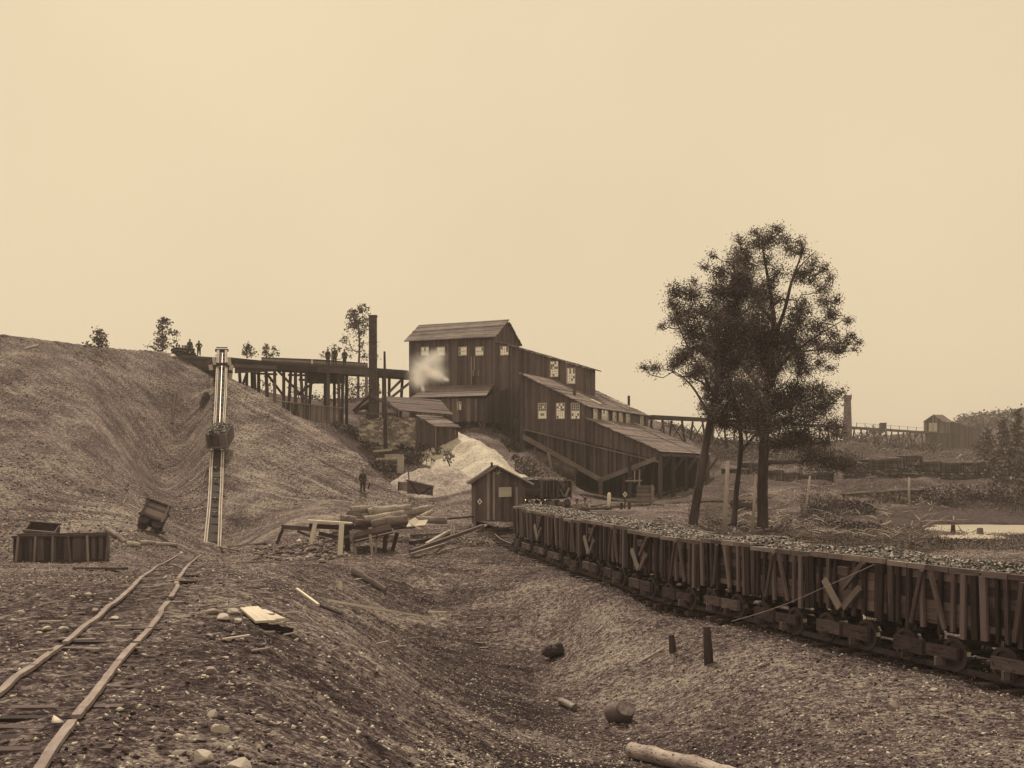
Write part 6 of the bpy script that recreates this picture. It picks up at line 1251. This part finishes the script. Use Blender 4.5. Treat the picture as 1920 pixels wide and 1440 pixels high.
for x0, y0, x1, y1, Yx, lb in ((1692, 857, 1712, 866, 170, 'pale boards stacked below the far trestle'), (1790, 862, 1804, 852, 180, 'pale board leaning below the head house'), (1748, 855, 1782, 857, 185, 'thin pale board lying below the head house')):
    board(x0, y0, x1, y1, Yx, Yx, 2.5, lb, th=.3)

m = MB()
for _ in range(330):
    u = random.uniform(.2, .47); y = random.uniform(58, 100); x = u*y
    if float(pondm(np.array([x]), np.array([y]))[0]) > .05 or float(fbm(np.array([x]), np.array([y]), .12, 3, 65)[0]) < .02: continue
    z = hz(x, y); a = random.uniform(0, 3.14); L = random.uniform(.4, 1.8); p = V(x, y, z+.05); q = p+V(math.cos(a)*L, math.sin(a)*L*.6, random.uniform(.0, .45)); m.tube([p, p.lerp(q, .5)+V(0, 0, random.uniform(-.05, .12)), q], [.045, .035, .015], 4)
tag(m.build('brushwood', M_POLE), 'bleached sticks and slash strewn over the low ground beyond the train', 'brushwood', None, 'stuff')

# ------------------------------------------------------------------ people
def skinned(name, verts, edges, rad, mat, parent):
    me = bpy.data.meshes.new(name); me.from_pydata([tuple(v) for v in verts], edges, []); me.materials.append(mat)
    o = bpy.data.objects.new(name, me); COL.objects.link(o); o.parent = parent
    md = o.modifiers.new('skin', 'SKIN'); sv = me.skin_vertices[0].data if me.skin_vertices else None
    if sv is None:
        bpy.context.view_layer.objects.active = o; me.skin_vertices.new() if hasattr(me.skin_vertices, 'new') else None; sv = me.skin_vertices[0].data
    for i, r in enumerate(rad): sv[i].radius = (r, r) if not isinstance(r, tuple) else r; sv[i].use_root = (i == 0)
    md.use_smooth_shade = True; s = o.modifiers.new('sub', 'SUBSURF'); s.levels = s.render_levels = 1; return o
def person(loc, rz, pose, label, group=None, shirt=None, hatm=None, h=1.7):
    e = empty('person', loc, label, 'person', group, local=True, rz=rz); k = h/1.72; e.scale = (k, k, k)
    sit = pose == 'sit'; pel = .5 if sit else .92
    J = {'pel': V(0, 0, pel), 'waist': V(0, 0, pel+.18), 'chest': V(0, -.02 if not sit else -.08, pel+.40), 'neck': V(0, -.01-(.1 if sit else 0), pel+.56), 'head': V(0, -.03-(.12 if sit else 0), pel+.66), 'crown': V(0, -.02-(.12 if sit else 0), pel+.78)}
    for s, n in ((-1, 'l'), (1, 'r')):
        sh = J['chest']+V(s*.19, 0, .09); J['sh'+n] = sh
        if pose == 'hips': J['el'+n] = sh+V(s*.2, .05, -.24); J['wr'+n] = V(s*.2, -.08, pel+.12)
        elif sit: J['el'+n] = sh+V(s*.06, -.12, -.25); J['wr'+n] = sh+V(s*-.02, -.33, -.27)
        elif pose == 'work': J['el'+n] = sh+V(s*.05, -.16, -.2); J['wr'+n] = sh+V(s*-.06, -.36, -.25)
        else: J['el'+n] = sh+V(s*.07, .03, -.28); J['wr'+n] = sh+V(s*.06, -.06, -.53)
        J['hp'+n] = V(s*.1, 0, pel-.04)
        if sit: J['kn'+n] = V(s*.14, -.42, .5); J['an'+n] = V(s*.14, -.42, .1)
        else: J['kn'+n] = V(s*.12, -.03, .49); J['an'+n] = V(s*.13, .02, .09)
        J['to'+n] = J['an'+n]+V(s*.02, -.17, -.05)
        hd = (J['wr'+n]-J['el'+n]).normalized(); J['ha'+n] = J['wr'+n]+hd*.08
    R_ = dict(pel=.155, waist=.15, chest=(.2, .14), neck=.07, head=.12, crown=.1, sh=.095, el=.06, wr=.042, ha=.045, hp=.115, kn=.08, an=.055, to=.05)
    names = list(J); idx = {n: i for i, n in enumerate(names)}; vs = [J[n] for n in names]; rd = [R_.get(n, R_.get(n[:2])) for n in names]
    ed = [(idx[a], idx[b]) for a, b in (('pel', 'waist'), ('waist', 'chest'), ('chest', 'neck'), ('neck', 'head'), ('head', 'crown'))]
    for n in 'lr': ed += [(idx[a], idx[b]) for a, b in (('chest', 'sh'+n), ('sh'+n, 'el'+n), ('el'+n, 'wr'+n), ('wr'+n, 'ha'+n), ('pel', 'hp'+n), ('hp'+n, 'kn'+n), ('kn'+n, 'an'+n), ('an'+n, 'to'+n))]
    for n, s in (('l', -1), ('r', 1)):                     # five fingers
        b = J['ha'+n]; hd = (b-J['wr'+n]).normalized(); sd = V(0, 1, 0) if abs(hd.y) < .7 else V(s, 0, 0); sd = (sd-hd*sd.dot(hd)).normalized()
        for q in range(5):
            off = (q-1.5)*.019; L = (.075, .085, .08, .062)[q] if q < 4 else .06
            t = b+hd*(.02+L)+sd*off*1.3 if q < 4 else b+hd*.02-sd*.06
            vs.append(t); rd.append(.009); ed.append((idx['ha'+n], len(vs)-1))
    hv = J['head']; vs += [hv+V(0, -.13, 0)]; rd += [.022]; ed.append((idx['head'], len(vs)-1))         # nose
    for s in (-1, 1): vs.append(hv+V(s*.11, .01, 0)); rd.append(.024); ed.append((idx['head'], len(vs)-1))  # ears
    bo = skinned('body', vs, ed, rd, M_SKIN, e)
    def sub(nm, keys, es, f, mat, ext=None):
        v2 = [J[q] for q in keys]; r2 = [tuple(x*f+.012 for x in (R_.get(q, R_.get(q[:2])) if isinstance(R_.get(q, R_.get(q[:2])), tuple) else (R_.get(q, R_.get(q[:2])),)*2)) for q in keys]
        return skinned(nm, v2, [(keys.index(a), keys.index(b)) for a, b in es], r2, mat, e)
    sub('jacket', ['pel', 'waist', 'chest', 'shl', 'shr', 'ell', 'elr', 'wrl', 'wrr'], [('pel', 'waist'), ('waist', 'chest'), ('chest', 'shl'), ('chest', 'shr'), ('shl', 'ell'), ('shr', 'elr'), ('ell', 'wrl'), ('elr', 'wrr')], 1.12, shirt or M_CLOTH)
    sub('trousers', ['pel', 'hpl', 'hpr', 'knl', 'knr', 'anl', 'anr'], [('pel', 'hpl'), ('pel', 'hpr'), ('hpl', 'knl'), ('hpr', 'knr'), ('knl', 'anl'), ('knr', 'anr')], 1.18, M_CLOTH)
    sub('boots', ['anl', 'tol'], [('anl', 'tol')], 1.1, M_BLACK); sub('boots', ['anr', 'tor'], [('anr', 'tor')], 1.1, M_BLACK)
    m = MB(); c = J['crown']; m.tube([c+Z*-.02, c+Z*.0], [.15, .15], 12); m.tube([c, c+Z*.06, c+Z*.11], [.1, .098, .06], 12); m.build('hat', hatm or M_CLOTH, e)
    m = MB()
    for s in (-1, 1): m.box(hv+V(s*.035, -.1, .02), .022, .012, .012)
    m.box(hv+V(0, -.1, -.045), .045, .012, .01); m.build('face_features', M_BLACK, e)
    return e
bc = P(346, 668, 116); hcar = empty('hand_car', V(bc.x, bc.y, bc.z-.3), 'dark box car on the bank top carrying the row of seated people', 'mine car'); m = MB(); m.planks([P(335, 684, 115.2), P(365, 686, 115.2), P(365, 664, 115.2), P(335, 662, 115.2)], V(1, 0, 0), .3, 1.2, V(0, -1, 0)); m.build('body', M_WALL, hcar); m = MB(); m.beam(P(333, 663, 115), P(367, 665, 115), .15, .15); m.build('rim', M_BEAM, hcar)
rows = [('leftmost of the row of people seated in the box car on the bank', 325, 650), ('second from left of the row of people seated in the box car', 331, 648), ('third from left of the row of people seated in the box car', 337, 648), ('fourth from left of the row of people seated in the box car', 342, 649), ('fifth from left of the row of people seated in the box car', 346.5, 649), ('seated person just left of the standing figure in the box car', 352, 650), ('rightmost person seated at the end of the box car', 362, 650)]
for i, (lb, px, py) in enumerate(rows):
    p = P(px, py, 116.4); person(V(p.x, p.y, p.z-1.27), R(random.uniform(-40, 40)), 'sit', lb, 'people seated in the box car')
p = P(356, 637, 117); person(V(p.x, p.y, p.z-1.72), R(20), 'stand', 'person standing up among the seated row in the box car', None)
p = P(373, 662.5, 117); p.z = P(373, 671, 117).z; a = P(373, 640, 117); person(V(a.x, a.y, a.z-1.6), R(10), 'hips', 'man in dark clothes standing alone on the deck right of the box car', None, h=1.6)
for px, y0, y1, ps, lb in ((617.5, 657, 684, 'stand', 'leftmost of three men standing on the trestle deck'), (630, 655, 685, 'stand', 'middle one of three men on the trestle deck, by a small tree'), (648.5, 658, 685, 'hips', 'rightmost of three men on the trestle deck, nearest the smokestack')):
    a = P(px, y0, 118); z0 = P(px, y1+2, 118).z; person(V(a.x, a.y-.9, z0), R(random.uniform(-30, 30)), ps, lb, None, h=a.z-z0)
g = onG(680, 80); g2 = P(680, 921, 80); person(V(g2.x, 80, g.z-.05), R(25), 'stand', 'lone man in dark clothes standing on the waste slope above the log pile', None, h=1.62)
board(690, 917, 693.5, 906, 80, 80, 2.5, 'short dark stake beside the lone man on the slope', name='stake', cat='stake', mat=M_BEAM)
M_SHIRT = plain('pale_shirt', .3, .45, 5, bmp=.2)
for i, px in enumerate((1083, 1095)):
    a = P(px, 935+2*(i == 0), 74.5); person(V(a.x, a.y, a.z-1.3), R(-20+50*i), 'sit', ['left of two seated men in pale shirts behind the train', 'right of two seated men in pale shirts behind the train'][i], None, shirt=M_SHIRT)
lb_ = empty('low_truck', onG(1090, 74.5), 'low dark truck that the two pale-shirted men sit on', 'truck'); a = P(1079, 956, 74.5); b = P(1103, 956, 74.5); m = MB(); m.beam(a, b, .9, .25); m.build('platform', M_BEAM, lb_); m = MB(); m.beam(a+V(.1, 0, -.1), down(a+V(.1, 0, 0), hz(a.x, a.y)), .3, .3); m.beam(b+V(-.1, 0, -.1), down(b+V(-.1, 0, 0), hz(b.x, b.y)), .3, .3); m.build('wheel_set', M_IRON, lb_)
# stump on the mound and other dark bits
p = G(384, 757); m = MB(); m.tube([p-Z*.3, p+V(.1, 0, .5), p+V(.15, 0, 1.0)], [.5, .4, .2], 8, wob=.15); tag(m.build('stump', M_BARK), 'dark stump left of the inclined plane near its top', 'stump')
p = G(324, 780); m = MB(); m.tube([G(322, 796)+Z*.1, G(325, 770)+Z*.15, G(329, 740)+Z*.1], [.1, .14, .08], 6); tag(m.build('branch', M_BARK), 'dark dead branch lying in the crease of the waste bank', 'branch')
p = P(325, 658.5, 114.5); rock(V(p.x, p.y, hz(p.x, p.y)), .42, 'white boulder at the bank edge left of the box car', 77, M_WHITE)
a, b = G(48, 657)+Z*.15, G(72, 650)+Z*.15; m = MB(); m.beam(a, b, .14, .1); tag(m.build('board', M_PALE), 'pale board lying high on the waste bank at far left', 'board')

# ------------------------------------------------------------------ steam
def steam_mat():
    m = bpy.data.materials.new('steam'); m.use_nodes = True; n = m.node_tree; n.nodes.clear(); o = n.nodes.new('ShaderNodeOutputMaterial'); v = n.nodes.new('ShaderNodeVolumePrincipled')
    v.inputs['Color'].default_value = (1, .985, .97, 1); v.inputs['Anisotropy'].default_value = .3; co = N(n, 'ShaderNodeTexCoord').outputs['Generated']
    g = n.nodes.new('ShaderNodeVectorMath'); g.operation = 'SUBTRACT'; n.links.new(co, g.inputs[0]); g.inputs[1].default_value = (.5, .5, .5); l = n.nodes.new('ShaderNodeVectorMath'); l.operation = 'LENGTH'; n.links.new(g.outputs[0], l.inputs[0])
    f = math_(n, 'MAXIMUM', math_(n, 'SUBTRACT', 1.0, math_(n, 'MULTIPLY', l.outputs['Value'], 2.0)), 0.0); pos = N(n, 'ShaderNodeNewGeometry').outputs['Position']
    nz = math_(n, 'MAXIMUM', math_(n, 'SUBTRACT', noise_(n, pos, .9, 3, .6), .22), 0); d = math_(n, 'MULTIPLY', math_(n, 'MULTIPLY', math_(n, 'POWER', f, 2.2), nz), 6.0); n.links.new(d, v.inputs['Density']); n.links.new(v.outputs[0], o.inputs['Volume']); return m
M_STEAM = steam_mat()
import bmesh
sv_ = empty('steam_cloud', P(815, 712, 110), 'soft white steam blowing across the tower front', 'steam'); sv_['kind'] = 'stuff'
for px, py, rx, rz, rot, Yx in ((836, 711, 12, 6, -.4, 106.5), (822, 706, 26, 14, -.45, 106.5), (803, 692, 56, 36, -.5, 107.2), (784, 708, 32, 36, .3, 106.6), (812, 700, 30, 15, -.45, 108.5), (786, 718, 14, 16, .3, 108), (793, 730, 6, 11, .15, 104.5), (815, 670, 34, 24, 0, 109.5)):
    bm = bmesh.new(); bmesh.ops.create_icosphere(bm, subdivisions=2, radius=1.0); me = bpy.data.meshes.new('puff'); bm.to_mesh(me); bm.free(); me.materials.append(M_STEAM); o = bpy.data.objects.new('puff', me); COL.objects.link(o)
    k = Yx/F; o.parent = sv_; o.location = P(px, py, Yx)-sv_.location; o.scale = (rx*k, 1.5, rz*k); o.rotation_euler = (0, -rot, 0); o['kind'] = 'stuff'

# ------------------------------------------------------------------ haze
hm = bpy.data.materials.new('haze'); hm.use_nodes = True; n = hm.node_tree; n.nodes.clear(); o = n.nodes.new('ShaderNodeOutputMaterial'); v = n.nodes.new('ShaderNodeVolumePrincipled')
v.inputs['Color'].default_value = (.97, .93, .9, 1); v.inputs['Density'].default_value = .00055; n.links.new(v.outputs[0], o.inputs['Volume'])
bm = bmesh.new(); bmesh.ops.create_cube(bm, size=1.0); me = bpy.data.meshes.new('haze'); bm.to_mesh(me); bm.free(); me.materials.append(hm); hz_o = bpy.data.objects.new('haze', me); COL.objects.link(hz_o)
hz_o.location = (0, 0, 22); hz_o.scale = (5400, 5400, 70); hz_o['kind'] = 'stuff'

for o in bpy.data.objects:
    if '_world' in o: del o['_world']
